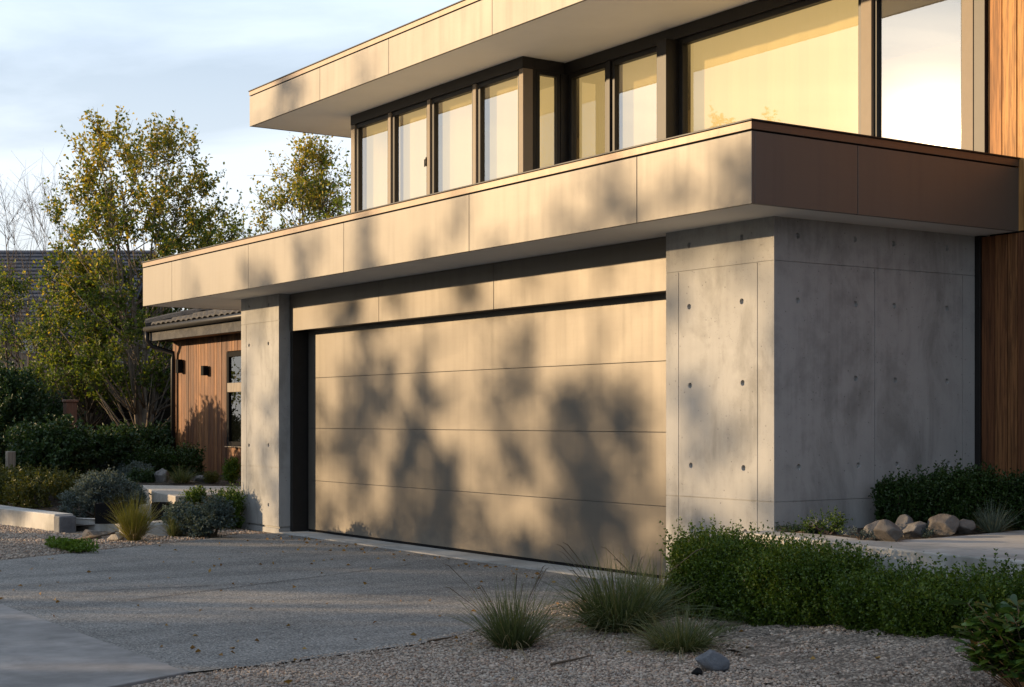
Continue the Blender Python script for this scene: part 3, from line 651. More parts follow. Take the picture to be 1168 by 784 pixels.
# a roof band: joints between metal panels, a coping over a shadow gap, a pale soffit
def roof_band(x0, x1, y0, y1, z0, z1, jx, jy, right_to, coph=0.07, left_back=None):
    core = MB(); core.box(x0 + 0.03, y0 + 0.03, z0 + 0.012, x1 - 0.03, y1, z1 - coph - 0.002)
    rf = core.build("roof_slab", M['black'], house)
    zt = z1 - coph - 0.012; gp = 0.003
    e = [x0] + jx + [x1]
    for i in range(len(e) - 1):
        m = MB(); m.box(e[i] + (gp if i else 0), y0, z0, e[i + 1] - (gp if i < len(e) - 2 else 0), y0 + 0.03, zt); m.build("fascia_panel", M['fascia'], rf, 0.003)
    e = [y0 + 0.032] + jy + [right_to]
    for i in range(len(e) - 1):
        m = MB(); m.box(x1 - 0.03, e[i] + (gp if i else 0), z0 + 0.0005, x1 - 0.0005, e[i + 1] - gp, zt); m.build("fascia_panel", M['fascia'], rf, 0.003)
    m = MB(); m.box(x0 + 0.0005, y0 + 0.032, z0 + 0.0005, x0 + 0.03, y1, zt); m.build("fascia_panel", M['fascia'], rf, 0.003)
    m = MB(); m.box(x0 - 0.004, y0 - 0.004, z1 - coph, x1 + 0.004, y1, z1 - 0.012); m.build("coping", M['coping'], rf, 0.003)
    m = MB(); m.box(x0 - 0.016, y0 - 0.016, z1 - 0.010, x1 + 0.016, y1, z1 + 0.002); m.build("coping_edge", M['dark'], rf, 0.002)
    m = MB(); m.box(x0 + 0.18, y0 + 0.18, z1 + 0.004, x1 - 0.18, y1 - 0.004, z1 + 0.03); m.build("roof_deck", M['concrete_pale'], rf)
    m = MB(); m.box(x0 + 0.035, y0 + 0.035, z0 + 0.004, x1 - 0.035, y1 - 0.002, z0 + 0.0115); m.build("soffit", M['soffit'], rf)
    return rf
roof_band(-11.616, 0.435, -0.63, 2.46, 2.93, 3.53, [-10.57, -8.17, -5.77, -3.32, -0.87], [0.44], 2.46)
roof_band(-11.42, 9.0, 0.85, 7.0, 5.5, 6.0, [-9.25, -7.45, -5.2, -2.8, -0.4, 2.0, 4.4, 6.8], [3.2, 5.6], 7.0)
m = MB(); m.box(-11.58, 2.462, 2.94, -9.2, 5.2, 3.5); m.build("roof_slab", M['fascia'], house)

# upper storey: window ribbon, projecting on the left, set back on the right
Y1, Y2, ZS, ZH = 1.7, 2.30, 3.50, 5.37
def window(x0, x1, y, z0=ZS, z1=ZH, fw=0.055, sash=True, handle=False, glass='glass', blind=True):
    fr = MB(); d0, d1 = y - 0.005, y + 0.07
    fr.box(x0, d0, z0, x0 + fw, d1, z1); fr.box(x1 - fw, d0, z0, x1, d1, z1); fr.box(x0 + fw, d0, z1 - fw, x1 - fw, d1, z1); fr.box(x0 + fw, d0, z0, x1 - fw, d1, z0 + fw)
    o = fr.build("window", M['dark'], house, 0.004)
    gl = MB(); gl.box(x0 + fw, y + 0.028, z0 + fw, x1 - fw, y + 0.036, z1 - fw); gl.build("pane", M[glass], o)
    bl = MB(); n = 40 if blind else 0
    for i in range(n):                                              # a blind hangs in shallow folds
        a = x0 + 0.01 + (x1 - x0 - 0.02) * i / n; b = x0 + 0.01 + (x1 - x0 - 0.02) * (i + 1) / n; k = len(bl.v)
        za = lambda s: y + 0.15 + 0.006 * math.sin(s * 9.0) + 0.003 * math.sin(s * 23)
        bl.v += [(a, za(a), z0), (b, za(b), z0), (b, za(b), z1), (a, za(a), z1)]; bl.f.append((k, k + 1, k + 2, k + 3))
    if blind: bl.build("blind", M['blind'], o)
    if handle:
        h = MB(); hx = x1 - fw / 2; hz = W(490, 182, y)[2]; h.box(hx - 0.012, y - 0.028, hz - 0.08, hx + 0.012, y - 0.006, hz + 0.03); h.tube([(hx, y - 0.03, hz), (hx, y - 0.045, hz), (hx, y - 0.045, hz - 0.09)], 0.008, 6); h.build("handle", M['black'], o)
    return o
XA = [-9.95, -8.93, -7.94, -6.88, -5.82]
for i in range(4):
    window(XA[i] + (0.11 if i == 0 else 0.075), XA[i + 1] - (0.0 if i < 3 else 0.085), Y1, handle=(i == 1))
    m = MB(); m.box(XA[i], Y1 - 0.03, ZS, XA[i] + (0.105 if i == 0 else 0.07), Y1 + 0.1, ZH); m.build("mullion", M['mullion'], house, 0.004)
m = MB(); m.box(-5.90, Y1 - 0.03, ZS, -5.815, Y1 + 0.105, ZH); m.build("mullion", M['mullion'], house, 0.004)
m = MB(); m.box(-5.90, Y1 + 0.107, ZS, -5.82, Y1 + 0.16, ZH); m.box(-5.90, Y2 - 0.10, ZS, -5.82, Y2 + 0.02, ZH); m.build("corner_post", M['dark'], house, 0.003)
rw = MB(); fw = 0.045
ya, yb = Y1 + 0.165, Y2 - 0.105
rw.box(-5.89, ya, ZS, -5.825, ya + fw, ZH); rw.box(-5.89, yb - fw, ZS, -5.825, yb, ZH); rw.box(-5.89, ya + fw, ZH - fw, -5.825, yb - fw, ZH); rw.box(-5.89, ya + fw, ZS, -5.825, yb - fw, ZS + fw)
ro = rw.build("window", M['dark'], house, 0.003); m = MB(); m.box(-5.862, ya + fw, ZS + fw, -5.854, yb - fw, ZH - fw); m.build("pane", M['glass'], ro)
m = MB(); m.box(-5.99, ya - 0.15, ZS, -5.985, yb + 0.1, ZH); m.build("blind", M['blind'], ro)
XB = [-5.815, -5.02, -4.95, -4.06]
window(-5.80, -5.06, Y2); window(-4.99, -4.10, Y2)
m = MB(); m.box(-5.058, Y2 - 0.03, ZS, -4.992, Y2 + 0.1, ZH); m.build("mullion", M['dark'], house, 0.004)
m = MB(); m.box(-4.097, Y2 - 0.035, ZS, -4.02, Y2 + 0.1, ZH); m.build("mullion", M['mullion'], house, 0.004)
m = MB(); m.box(-4.018, Y2 - 0.16, ZS, -3.86, Y2 + 0.1, ZH); m.build("corner_post", M['dark'], house, 0.004)
xc0, xc1 = W(985, 60, Y2)[0], W(997, 60, Y2)[0]
window(-3.84, xc0 - 0.002, Y2, fw=0.06, glass='glass_clear')
m = MB(); m.box(xc0, Y2 - 0.035, ZS, xc1, Y2 + 0.1, ZH); m.build("mullion", M['mullion'], house, 0.004)
xd0, xd1, xd2 = W(1100, 90, Y2)[0], W(1113, 90, Y2)[0], W(1126, 90, Y2)[0]
window(xc1 + 0.002, xd0, Y2, fw=0.035, glass='glass_mirror', blind=False)
m = MB(); m.box(xd0 + 0.002, Y2 - 0.035, ZS, xd1, Y2 + 0.1, ZH); m.build("mullion", M['mullion'], house, 0.004)
m = MB(); m.box(xd1 + 0.002, Y2 - 0.03, 3.5, xd2, Y2 + 0.1, 5.498); m.build("corner_post", M['dark'], house, 0.004)
# dark head beams under the upper roof
m = MB(); m.box(-9.95, Y1 - 0.035, ZH + 0.002, -5.815, Y1 + 0.12, 5.5); m.box(-5.93, Y1 + 0.122, ZH + 0.002, -5.818, Y2 - 0.05, 5.5); m.box(-5.93, Y2 - 0.04, ZH + 0.002, xd1, Y2 + 0.12, 5.5); m.build("head_beam", M['dark'], house, 0.003)
# rooms behind, gable wall, floor
m = MB(); m.box(-9.94, Y1 + 0.1, 3.5, -9.86, 7, 5.5); m.box(-9.8, 5.2, 3.5, 0.1, 5.3, 5.5); m.build("interior_wall", M['plaster'], house)
m = MB(); m.box(-9.94, 2.295, 0, -9.80, 7, 2.93); m.box(-9.79, 6.9, 0, 6, 7, 5.5); m.build("rear_wall", M['concrete'], house)
# cedar: boards with open joints over a dark backing, both storeys
m = MB(); m.box(xd2 + 0.004, Y2 + 0.03, 0, 7, Y2 + 0.12, 5.498); m.build("wall_backing", M['black'], house)
def boards(x0, x1, z0, z1, y, wlo, whi, seed, mat, parent, name="timber_cladding"):
    r = np.random.default_rng(seed); m = MB(); x = x0
    while x < x1:
        wd = r.uniform(wlo, whi); dy = r.uniform(0, 0.006); m.box(x, y + dy, z0, min(x + wd - 0.009, x1), y + 0.028, z1); x += wd
    return m.build(name, mat, parent, 0.003)
boards(xd2 + 0.005, 7, 2.935, 5.497, Y2, 0.10, 0.15, 4, M['cedar'], house)
boards(0.06, 7, 0.02, 2.92, Y2, 0.10, 0.15, 5, M['cedar_shaded'], house)  # same cladding as above, in the darker copy that carries its shade
m = MB(); m.box(-0.03, Y2 - 0.006, 0.0, 0.052, Y2 + 0.1, 2.935); m.build("corner_post", M['dark'], house, 0.003)

# ================================================================== TIMBER ANNEX at the back left
YA = 2.64
ann = thing("timber_annex", "low cedar clad annex with grey tiled roof left of the concrete pier", "outbuilding", (-15, 4.5, 0.42))
m = MB(); m.box(-18.83, YA + 0.03, 0.3, -11.7, 8, 2.86); m.build("wall", M['black'], ann)
wx0 = W(259, 450, YA)[0]
boards(-18.85, wx0 - 0.004, 0.36, 2.85, YA, 0.085, 0.16, 9, M['cedar_shaded'], ann)
m2 = boards(wx0, -11.7, 0.36, 0.915, YA, 0.085, 0.16, 10, M['cedar_shaded'], ann); boards(wx0, -11.7, 2.57, 2.85, YA, 0.085, 0.16, 12, M['cedar_shaded'], ann)
m = MB(); x1 = wx0 + 1.15; fw = 0.07
m.box(wx0, YA - 0.01, 0.93, wx0 + fw + 0.02, YA + 0.06, 2.555); m.box(x1 - fw, YA - 0.01, 0.93, x1, YA + 0.06, 2.555); m.box(wx0 + fw + 0.02, YA - 0.01, 2.47, x1 - fw, YA + 0.06, 2.555); m.box(wx0 + fw + 0.02, YA - 0.01, 0.93, x1 - fw, YA + 0.06, 1.01)
wo_ = m.build("window", M['black'], ann, 0.004)
m = MB(); m.box(wx0 + fw, YA - 0.03, 1.86, x1 - fw + 0.005, YA + 0.05, 2.02); m.build("transom", M['postwood'], wo_, 0.006)
m = MB(); m.box(wx0 - 0.01, YA - 0.05, 0.915, x1, YA + 0.02, 0.928); m.build("sill", M['postwood'], wo_, 0.003)
m = MB(); m.box(wx0 + fw, YA + 0.018, 1.01, x1 - fw, YA + 0.026, 2.47); m.build("pane", M['glass_dark'], wo_)
m = MB(); m.box(x1 + 0.002, YA, 0.92, -11.7, YA + 0.028, 2.565); m.build("timber_cladding", M['cedar_shaded'], ann)
m = MB(); m.box(-18.93, YA - 0.42, 2.84, -11.7, YA - 0.38, 3.11); m.box(-18.93, YA - 0.378, 2.84, -18.89, 8.2, 3.11); m.build("fascia_board", M['tile'], ann, 0.006)
m = MB(); m.box(-18.888, YA - 0.378, 2.852, -11.7, 8.1, 2.87); m.build("eaves_soffit", M['dark'], ann)
# pantile roof: front slope and left hip, wave tiles in courses
def tiles(name, o, u, wv, nu, nw, tw, tl, parent, clip):
    o, u, wv = (np.array(k, float) for k in (o, u, wv)); nn = np.cross(u, wv); nn /= np.linalg.norm(nn)
    if nn[2] < 0: nn = -nn
    V, Fc = [], []; sub = 6
    for j in range(nw):
        for i in range(nu):
            ctr = o + u * ((i + .5) * tw) + wv * ((j + .5) * tl)
            if not clip(ctr): continue
            b = len(V); jit = rng.uniform(-0.004, 0.004)
            for k in range(sub + 1):
                a = k / sub; hgt = 0.032 * math.sin(math.pi * a) + jit
                for e, lift in ((-0.01, 0.028), (1.08, 0.0)): V.append(o + u * ((i + a) * tw) + wv * ((j + e) * tl) + nn * (hgt + lift))
                V.append(o + u * ((i + a) * tw) + wv * ((j - 0.01) * tl) + nn * (hgt - 0.004))
            for k in range(sub):
                q = b + 3 * k; Fc.append((q, q + 3, q + 4, q + 1)); Fc.append((q + 2, q + 5, q + 3, q))
    return np_mesh(name, np.array(V), np.array(Fc), M['tile'], parent)
sl = R(15); e0 = np.array([-18.96, YA - 0.46, 3.13])
m = MB(); m.v = [tuple(e0), (-11.7, e0[1], 3.13), (-11.7, e0[1] + 3, 3.13 + 3 * math.tan(sl)), (-15.96, e0[1] + 3, 3.13 + 3 * math.tan(sl)), (-18.96, 8.6, 3.13), (-15.96, 5.6, 3.13 + 3 * math.tan(sl)), (-11.7, 8.6, 3.13)]
m.f = [(0, 1, 2, 3), (0, 3, 5, 4), (4, 5, 2, 6), (0, 4, 6, 1)]; rf = m.build("roof", M['tile'], ann)
tiles("roof_tiles", e0, (1, 0, 0), (0, math.cos(sl), math.sin(sl)), 33, 10, 0.24, 0.31, rf, lambda c: c[0] - e0[0] > c[1] - e0[1])
tiles("roof_tiles", (e0[0], 8.6, 3.13), (0, -1, 0), (math.cos(sl), 0, math.sin(sl)), 26, 10, 0.24, 0.31, rf, lambda c: (c[1] - e0[1] > c[0] - e0[0]) and (8.6 - c[1] > c[0] - e0[0]))
m = MB(); hp = [e0 + (np.array([-15.96, e0[1] + 3, 3.13 + 3 * math.tan(sl)]) - e0) * k / 9 + np.array([0, 0, 0.045 + 0.008 * (k % 2)]) for k in range(10)]; m.tube(hp, 0.085, 8); m.build("ridge_cap", M['tile'], rf)
m = MB(); yg = YA - 0.48; m.tube([(-18.98, yg, 3.06), (-11.7, yg, 3.08)], 0.055, 8)
gx = W(198, 450, YA - 0.05)[0]
m.tube([(-18.9, yg, 3.03), (-18.9, yg, 2.86), (-18.88, yg + 0.1, 2.74), (gx + 0.02, YA - 0.06, 2.62), (gx, YA - 0.06, 2.5), (gx, YA - 0.06, 0.3)], 0.042, 8); m.build("gutter_pipe", M['dark'], ann, 0, True)
for (px, py, h) in ((208, 418, 0.25), (237, 423, 0.17)):
    q = W(px, py, YA); m = MB(); m.box(q[0] - 0.06, YA - 0.11, q[2] - h / 2, q[0] + 0.06, YA - 0.02, q[2] + h / 2); m.box(q[0] - 0.04, YA - 0.02, q[2] - 0.05, q[0] + 0.04, YA + 0.004, q[2] + 0.05); m.build("wall_lamp", M['black'], ann, 0.004)

# ================================================================== CONCRETE LEDGE by the front hedge
fr_ = [G(843, 607, .55), G(920, 614, .55), G(1000, 624, .55), G(1080, 632, .55), G(1168, 640, .55)]; fr_.append(fr_[-1] + (fr_[-1] - fr_[-2]) * 5)
bk = [G(880, 604.5, .55), G(950, 611, .55), G(1000, 617, .55), G(1028, 616, .55), G(1055, 614.5, .55), G(1110, 610, .55), G(1168, 604.5, .55)]
poly = [tuple(q[:2]) for q in fr_] + [(6.5, 1.6), (3.0, 1.9)] + [tuple(q[:2]) for q in bk[::-1]]
m = MB(); m.prism(poly, -0.05, 0.55); tag(origin_to(m.build("concrete_ledge", M['concrete_pale'], None, 0.012), (1.5, -0.7, 0)), "pale concrete retaining ledge bending away behind the low boxwood hedge", "retaining wall")

# ================================================================== PLANTING, RIGHT
HB = lambda px, py, z: G(px, py, z)[:2] + FWD[:2] * 0.22
zt_ = lambda x, y: 0.0
hedge("boxwood_hedge", "taller dark green boxwood hedge against the foot of the right concrete pier", [HB(792, 702, 0), HB(850, 706, .03), HB(920, 712, .07), HB(985, 716, .10)], 0.46, 0.0, [0.53, 0.44, 0.43, 0.43], 7500, M['box'], 21, leaf=0.0235, per=24, shoot=0.23)
hedge("boxwood_hedge", "lower boxwood hedge running right in front of the concrete ledge", [HB(990, 717, .10), HB(1060, 722, .15), HB(1130, 726, .19), HB(1230, 732, .20)], 0.46, 0.10, [0.20, 0.23, 0.27, 0.32], 7500, M['box'], 22, leaf=0.0235, per=24, shoot=0.23)
hedge("boxwood_hedge", "dark boxwood hedge on the raised bed below the grey concrete wall", [(0.30, 0.86), (0.46, 1.25), (0.75, 1.85), (1.3, 2.02)], 0.42, 0.54, [0.34, 0.34, 0.34, 0.35], 5200, M['box_dark'], 23, leaf=0.028, per=16, shoot=0.17)
RK = "boulders on the raised bed"
def bed_rock(px, py, wpx, hpx, mat, seed, label, zb=0.55, dy=0.9, ang=0.3):
    q = G(px, py, zb); dpt = (q - CAM) @ FWD; rock("boulder", label, q, (S(wpx, dpt), S(wpx * dy, dpt), S(hpx, dpt) * 1.25), mat, seed, "rock", RK, ang)
bed_rock(1013, 617, 46, 27, M['rock_tan'], 31, "tan angular boulder, frontmost on the raised bed behind the ledge")
bed_rock(1043, 612, 40, 24, M['rock_grey'], 32, "rounded grey boulder just right of the front tan boulder")
bed_rock(1000, 611, 32, 20, M['rock_grey'], 33, "grey boulder half hidden behind the front tan boulder")
bed_rock(1078, 609, 40, 24, M['rock_tan'], 34, "tan boulder left of the blue grey grass tuft")
bed_rock(1098, 608, 30, 18, M['rock_tan'], 35, "small brown boulder touching the grass tuft on the raised bed")
bed_rock(1030, 608, 26, 22, M['rock_grey'], 43, "grey boulder behind the rounded boulder at the hedge foot")
bed_rock(928, 607, 28, 17, M['rock_blue'], 36, "bluish boulder against the concrete wall left of the sprawling juniper")
bed_rock(966, 609, 26, 14, M['rock_blue'], 37, "bluish grey boulder between juniper and dark hedge")
q = G(1132, 607, .55); grass_tuft("grass_tuft", "blue grey spiky grass tuft beside the boulders on the raised bed", q, 0.22, 0.24, 420, M['blade_blue'], 51, 0.004, 0.25)
bush("juniper", "small sprawling juniper on the raised bed against the concrete wall", G(945, 609, .55), (0.34, 0.22, 0.14), 120, M['box'], 52, 0.018, 10, 0.14, "shrub", None, 0.45, 4)
bush("cushion_plant", "pale cushion plant at the ledge beside the front tan boulder", G(984, 616, .55), (0.16, 0.13, 0.07), 120, M['silver'], 53, 0.012, 9, 0.05, "plant", None, 0.6, 4)
bush("cushion_plant", "green cushion plant between the rounded and the tan boulder", G(1062, 613, .55), (0.15, 0.12, 0.06), 100, M['sage'], 54, 0.012, 9, 0.05, "plant", None, 0.6, 3)
bush("creeping_plant", "low creeping plant spilling along the ledge near the pier corner", G(905, 607.5, .55), (0.34, 0.12, 0.05), 110, M['shrub'], 55, 0.014, 8, 0.06, "plant", None, 0.5, 6)
# broad-leaved shrub in the corner
def broad_shrub(name, label, p, H, n_st, seed, leaf, spread):
    r = np.random.default_rng(seed); p = np.array(p, float); t = thing(name, label, "shrub", p); mb = MB(); lb, ld = [], []
    for k in range(n_st):
        a = r.uniform(0, 6.28); l = math.sqrt(r.uniform(0, 1)) * spread; e = p + np.array([math.cos(a) * l, math.sin(a) * l, H * r.uniform(0.45, 1.05)]); mdl = p * 0.4 + e * 0.6 + np.array([0, 0, -0.03]); mdl[:2] = p[:2] * 0.55 + e[:2] * 0.45
        mb.tube([p + r.normal(size=3) * [0.04, 0.04, 0], mdl, e], [0.006, 0.004, 0.002], 4)
        for j in range(11):
            s = r.uniform(0.35, 1.0); b = mdl * (1 - s) + e * s; aa = r.uniform(0, 6.28); lb.append(b); ld.append([math.cos(aa), math.sin(aa), r.uniform(-0.1, 0.9)])
    lb, ld = np.array(lb), unit(np.array(ld)); n = len(lb); L = leaf * r.uniform(0.6, 1.15, n)
    up = np.array([0, 0, 1.0]) + r.normal(size=(n, 3)) * 0.35; s = unit(np.cross(ld, up)); nn = np.cross(s, ld)
    prof = [(0.0, 0.04), (0.25, 0.22), (0.5, 0.36), (0.75, 0.40), (0.92, 0.24), (1.0, 0.02)]
    vs_ = []
    for (x, h) in prof:
        cen = lb + ld * (L * x)[:, None] - nn * (L * 0.18 * x * x)[:, None]
        vs_ += [cen + s * (L * h * .5)[:, None] + nn * (L * h * 0.12)[:, None], cen, cen - s * (L * h * .5)[:, None] + nn * (L * h * 0.12)[:, None]]
    v = np.stack(vs_, 1).reshape(-1, 3); i = np.arange(n) * 18; f = []
    for k in range(5):
        for c_ in (0, 1): a = i + 3 * k + c_; f.append(np.stack([a, a + 1, a + 4, a + 3], 1))
    np_mesh("foliage", v, np.concatenate(f), M['broad'], t, True); mb.build("stems", M['twig'], t); return t
broad_shrub("broad_leaf_shrub", "glossy broad leaved shrub close to the camera at the right edge", (*G(1180, 806)[:2], 0.0), 0.47, 150, 61, 0.10, 0.33)
# grasses, stones and sticks on the gravel
grass_tuft("grass_tuft", "spiky green grass tuft standing alone on gravel near the driveway edge", G(585, 738), 0.40, 0.47, 760, M['blade'], 62, 0.0045, 0.45, flowers=9)
grass_tuft("grass_tuft", "largest arching grass clump by the garage door corner", G(706, 718), 0.62, 0.58, 1300, M['blade'], 63, 0.007, 0.8, flowers=8)
grass_tuft("grass_tuft", "dark grass clump behind the largest one at the pier foot", G(752, 700), 0.44, 0.50, 620, M['blade'], 64, 0.005, 0.5, flowers=7)
grass_tuft("grass_tuft", "low flat grass tuft on gravel in front of the tall hedge end", G(775, 741), 0.52, 0.34, 800, M['blade'], 65, 0.005, 0.8)
grass_tuft("grass_tuft", "small dry grass wisp beside the fallen stick", G(826, 722), 0.24, 0.14, 130, M['blade'], 66, 0.004, 0.7)
rock("rock", "single blue grey rock lying on the gravel at the bottom", G(813, 764), (0.22, 0.15, 0.155), M['rock_blue'], 71, ang=0.6, sink=0.12)
rock("rock", "black stone shape standing for the shadow under the lone blue grey rock", G(795, 769), (0.09, 0.07, 0.055), M['black'], 72, ang=0.2)  # shade at the rock's left foot modelled as a black lump
def stick(label, a, b, rad, seed, kink=0.03, twigs=3):
    r = np.random.default_rng(seed); a, b = np.array(a), np.array(b); m = MB(); pts = [a * (1 - t) + b * t + np.array([*(r.normal(size=2) * kink), abs(r.normal()) * kink * 0.4]) for t in np.linspace(0, 1, 7)]
    m.tube(pts, [rad, rad * 1.05, rad, rad * .9, rad * .8, rad * .6, rad * .35], 6)
    for k in range(twigs): j = r.integers(1, 6); m.tube([pts[j], pts[j] + np.array([r.normal() * .07, r.normal() * .07, 0.03])], [rad * .5, rad * .2], 4)
    o = m.build("fallen_stick", M['twig'], None, 0, True); tag(origin_to(o, a), label, "stick", "sticks on the gravel")
stick("thick dry stick lying under the tall hedge end", G(805, 716, .015), G(880, 712, .02), 0.014, 73, 0.02, 5)
stick("short dry stick below the low flat grass tuft", G(628, 758, .01), G(676, 748, .012), 0.007, 74, 0.004, 0)
stick("thin crooked stick by the foot of the hedge", G(846, 728, .01), G(885, 716, .015), 0.007, 75, 0.02, 3)
stick("dark stick at the driveway edge left of the lone tuft", G(487, 732, .012), G(516, 727, .014), 0.007, 76, 0.004, 0)

# loose stones
def stones(name, poly, n, lo, hi, z, mat, seed, flat=0.62, near_bias=True):
    r = np.random.default_rng(seed); P = np.array(poly); lo_, hi_ = P.min(0), P.max(0); pts = np.empty((0, 2))
    while len(pts) < n:
        q = r.uniform(lo_, hi_, (n * 2, 2)); ins = np.zeros(len(q), bool); j = len(P) - 1
        for i in range(len(P)):
            c1 = ((P[i, 1] > q[:, 1]) != (P[j, 1] > q[:, 1])) & (q[:, 0] < (P[j, 0] - P[i, 0]) * (q[:, 1] - P[i, 1]) / (P[j, 1] - P[i, 1] + 1e-12) + P[i, 0]); ins ^= c1; j = i
        pts = np.concatenate([pts, q[ins]])
    pts = pts[:n]; v0, f0 = ico(1); K = len(v0)
    sz = r.uniform(lo, hi, (n, 1, 1)) * 0.5 * np.stack([r.uniform(.75, 1.3, n), r.uniform(.7, 1.1, n), r.uniform(flat * .7, flat * 1.2, n)], 1)[:, None, :]
    v = v0[None] * (1 + r.uniform(-0.22, 0.22, (n, K, 1))) * sz; a = r.uniform(0, 6.28, n)[:, None]; c, s = np.cos(a), np.sin(a)
    v = np.stack([v[..., 0] * c - v[..., 1] * s, v[..., 0] * s + v[..., 1] * c, v[..., 2] + (sz[:, :, 2] * 0.45)], -1)
    v[..., 0] += pts[:, :1]; v[..., 1] += pts[:, 1:]; v[..., 2] += z + mound(pts[:, 0], pts[:, 1])[:, None]
    f = (f0[None] + (np.arange(n) * K)[:, None, None]).reshape(-1, 3); return stuff(np_mesh(name, v.reshape(-1, 3), f, mat))
gp = [(0.80, -5.4), (0.57, -4.95), (0.53, -4.3), (0.33, -3.28), (-0.02, -2.6), (-0.42, -1.9), (-0.83, -1.37), (-0.9, -0.75), (0.2, -0.85), (1.2, -0.7), (2.6, -0.5), (4.2, -1.0), (4.4, -2.6), (2.6, -5.0)]
stones("gravel_stones", gp, 62000, 0.008, 0.024, -0.006, M['pebble'], 81)
stones("gravel_stones", gp, 900, 0.022, 0.04, -0.004, M['pebble'], 82)
stones("driveway_stones", [(0.5, -4.85), (0.45, -4.2), (-0.9, -1.4), (-1.4, -0.1), (-8.4, -0.15), (-6.6, -4.8)], 42000, 0.005, 0.011, 0.003, M['aggregate'], 83, 0.5)
stones("gravel_stones", [(-8.8, -0.1), (-8.85, -0.5), (-8.3, -1.2), (-7.7, -2.4), (-6.95, -3.9), (-6.6, -4.7), (-13, -4.7), (-14, -2.25), (-9.3, -2.1), (-9.9, -0.1)], 15000, 0.012, 0.034, -0.005, M['pebble'], 84)
stones("driveway_edge_stones", [(0.62, -4.9), (0.42, -4.3), (0.22, -3.28), (-0.13, -2.6), (-0.53, -1.9), (-0.94, -1.37), (-1.2, -0.9), (-0.8, -1.0), (-0.35, -1.9), (0.1, -2.6), (0.45, -3.28)], 2600, 0.006, 0.018, 0.002, M['pebble'], 85)

r = np.random.default_rng(91); n = 240
lx = np.stack([r.uniform(-8.3, 3.0, n), r.uniform(-4.8, -0.2, n), np.zeros(n)], 1); lx[:90] = np.stack([r.uniform(-8.4, -1.4, 90), -0.12 - np.abs(r.normal(size=90)) * 0.25, np.zeros(90)], 1)
lx[:, 2] = mound(lx[:, 0], lx[:, 1]) + r.uniform(0.008, 0.02, n); dd = r.normal(size=(n, 3)); dd[:, 2] *= 0.18
v, f = leaf_arrays(lx, dd, r.uniform(0.025, 0.055, n), 0.028, r); stuff(np_mesh("fallen_leaves", v, f, M['litter']))

# ================================================================== GARDEN, LEFT
kb = MB(); kb.prism([(-17.5, -2.62), (-12.2, -2.37), (-10.55, -2.17), (-10.55, -1.93), (-12.2, -2.08), (-17.5, -2.3)], -0.05, 0.21)
tag(origin_to(kb.build("concrete_kerb", M['concrete_pale'], None, 0.012), (-13, -2.3, 0)), "long pale concrete kerb below the olive hedge at left", "kerb")
kb = MB(); kb.prism([G(77, 603)[:2], G(110, 604)[:2], G(146, 610)[:2], (-8.95, -1.25), (-9.75, -1.3), (-10.5, -1.75)], -0.05, 0.14)
tag(origin_to(kb.build("concrete_kerb", M['concrete_pale'], None, 0.012), (-9.9, -1.7, 0)), "short low concrete kerb under the black planter", "kerb")
kb = MB(); kb.box(-10.5, -2.2, -0.04, -10.28, -1.98, 0.2); tag(origin_to(kb.build("kerb_block", M['rock_blue'], None, 0.02), (-10.4, -2.1, 0)), "dark stone block at the end of the long kerb", "stone block")
# steps and terrace slab
def slab(label, poly, z0, z1, seed, name="stone_step", cat="step", bev=0.015):
    m = MB(); m.prism([tuple(q[:2]) for q in poly], z0, z1); o = m.build(name, M['slab'], None, bev); c = np.mean([q[:2] for q in poly], 0); tag(origin_to(o, (c[0], c[1], z0)), label, cat, "stone steps up to the terrace" if cat == "step" else None); return o
slab("lowest stone step beside the yellow grass tuft", [G(146, 609), G(203, 607), G(203, 607) + np.array([-0.35, 0.62, 0]), G(146, 609) + np.array([-0.35, 0.62, 0])], -0.03, 0.13, 1)
slab("middle stone step behind the yellow grass tuft", [G(158, 588, .13), G(190, 588, .13), G(190, 588, .13) + np.array([-0.4, 0.6, 0]), G(158, 588, .13) + np.array([-0.4, 0.6, 0])], 0.0, 0.27, 2)
slab("topmost stone step below the terrace slab", [G(186, 577, .27), G(238, 574, .27), G(238, 574, .27) + np.array([-0.4, 0.6, 0]), G(186, 577, .27) + np.array([-0.4, 0.6, 0])], 0.05, 0.385, 3)
slab("wide pale terrace slab in front of the cedar annex", [G(200, 566, .43), G(262, 563, .43), (-9.9, 0.5), (-10.5, 2.3), G(160, 553.5, .43), G(176, 561, .43)], 0.15, 0.43, 4, "terrace_slab", "terrace", 0.012)
# black planter boxes
def planter(label, px, py, wpx, hpx, z):
    q = G(px, py, z); dp = (q - CAM) @ FWD; wd = S(wpx, dp) / 2; h = S(hpx, dp); t = thing("planter_box", label, "planter", q, "black planter boxes by the steps")
    a = math.atan2(RGT[1], RGT[0]); c, s = math.cos(a), math.sin(a); rot = lambda x, y: (q[0] + x * c - y * s, q[1] + x * s + y * c)
    m = MB(); th_ = 0.02
    for (x0, y0, x1_, y1_) in ((-wd, -wd, wd, -wd + th_), (-wd, wd - th_, wd, wd), (-wd, -wd + th_, -wd + th_, wd - th_), (wd - th_, -wd + th_, wd, wd - th_)):
        m.prism([rot(x0, y0), rot(x1_, y0), rot(x1_, y1_), rot(x0, y1_)], q[2], q[2] + h)
    m.build("box", M['black'], t, 0.003); m = MB(); i = wd - th_ - 0.001; m.prism([rot(-i, -i), rot(i, -i), rot(i, i), rot(-i, i)], q[2] + 0.01, q[2] + h * 0.86); m.build("soil", M['soil'], t)
planter("larger black planter box left of the yellow grass tuft", 124, 597, 25, 23, 0.14)
planter("small black planter box right of the yellow grass tuft", 183, 592, 17, 19, 0.13)
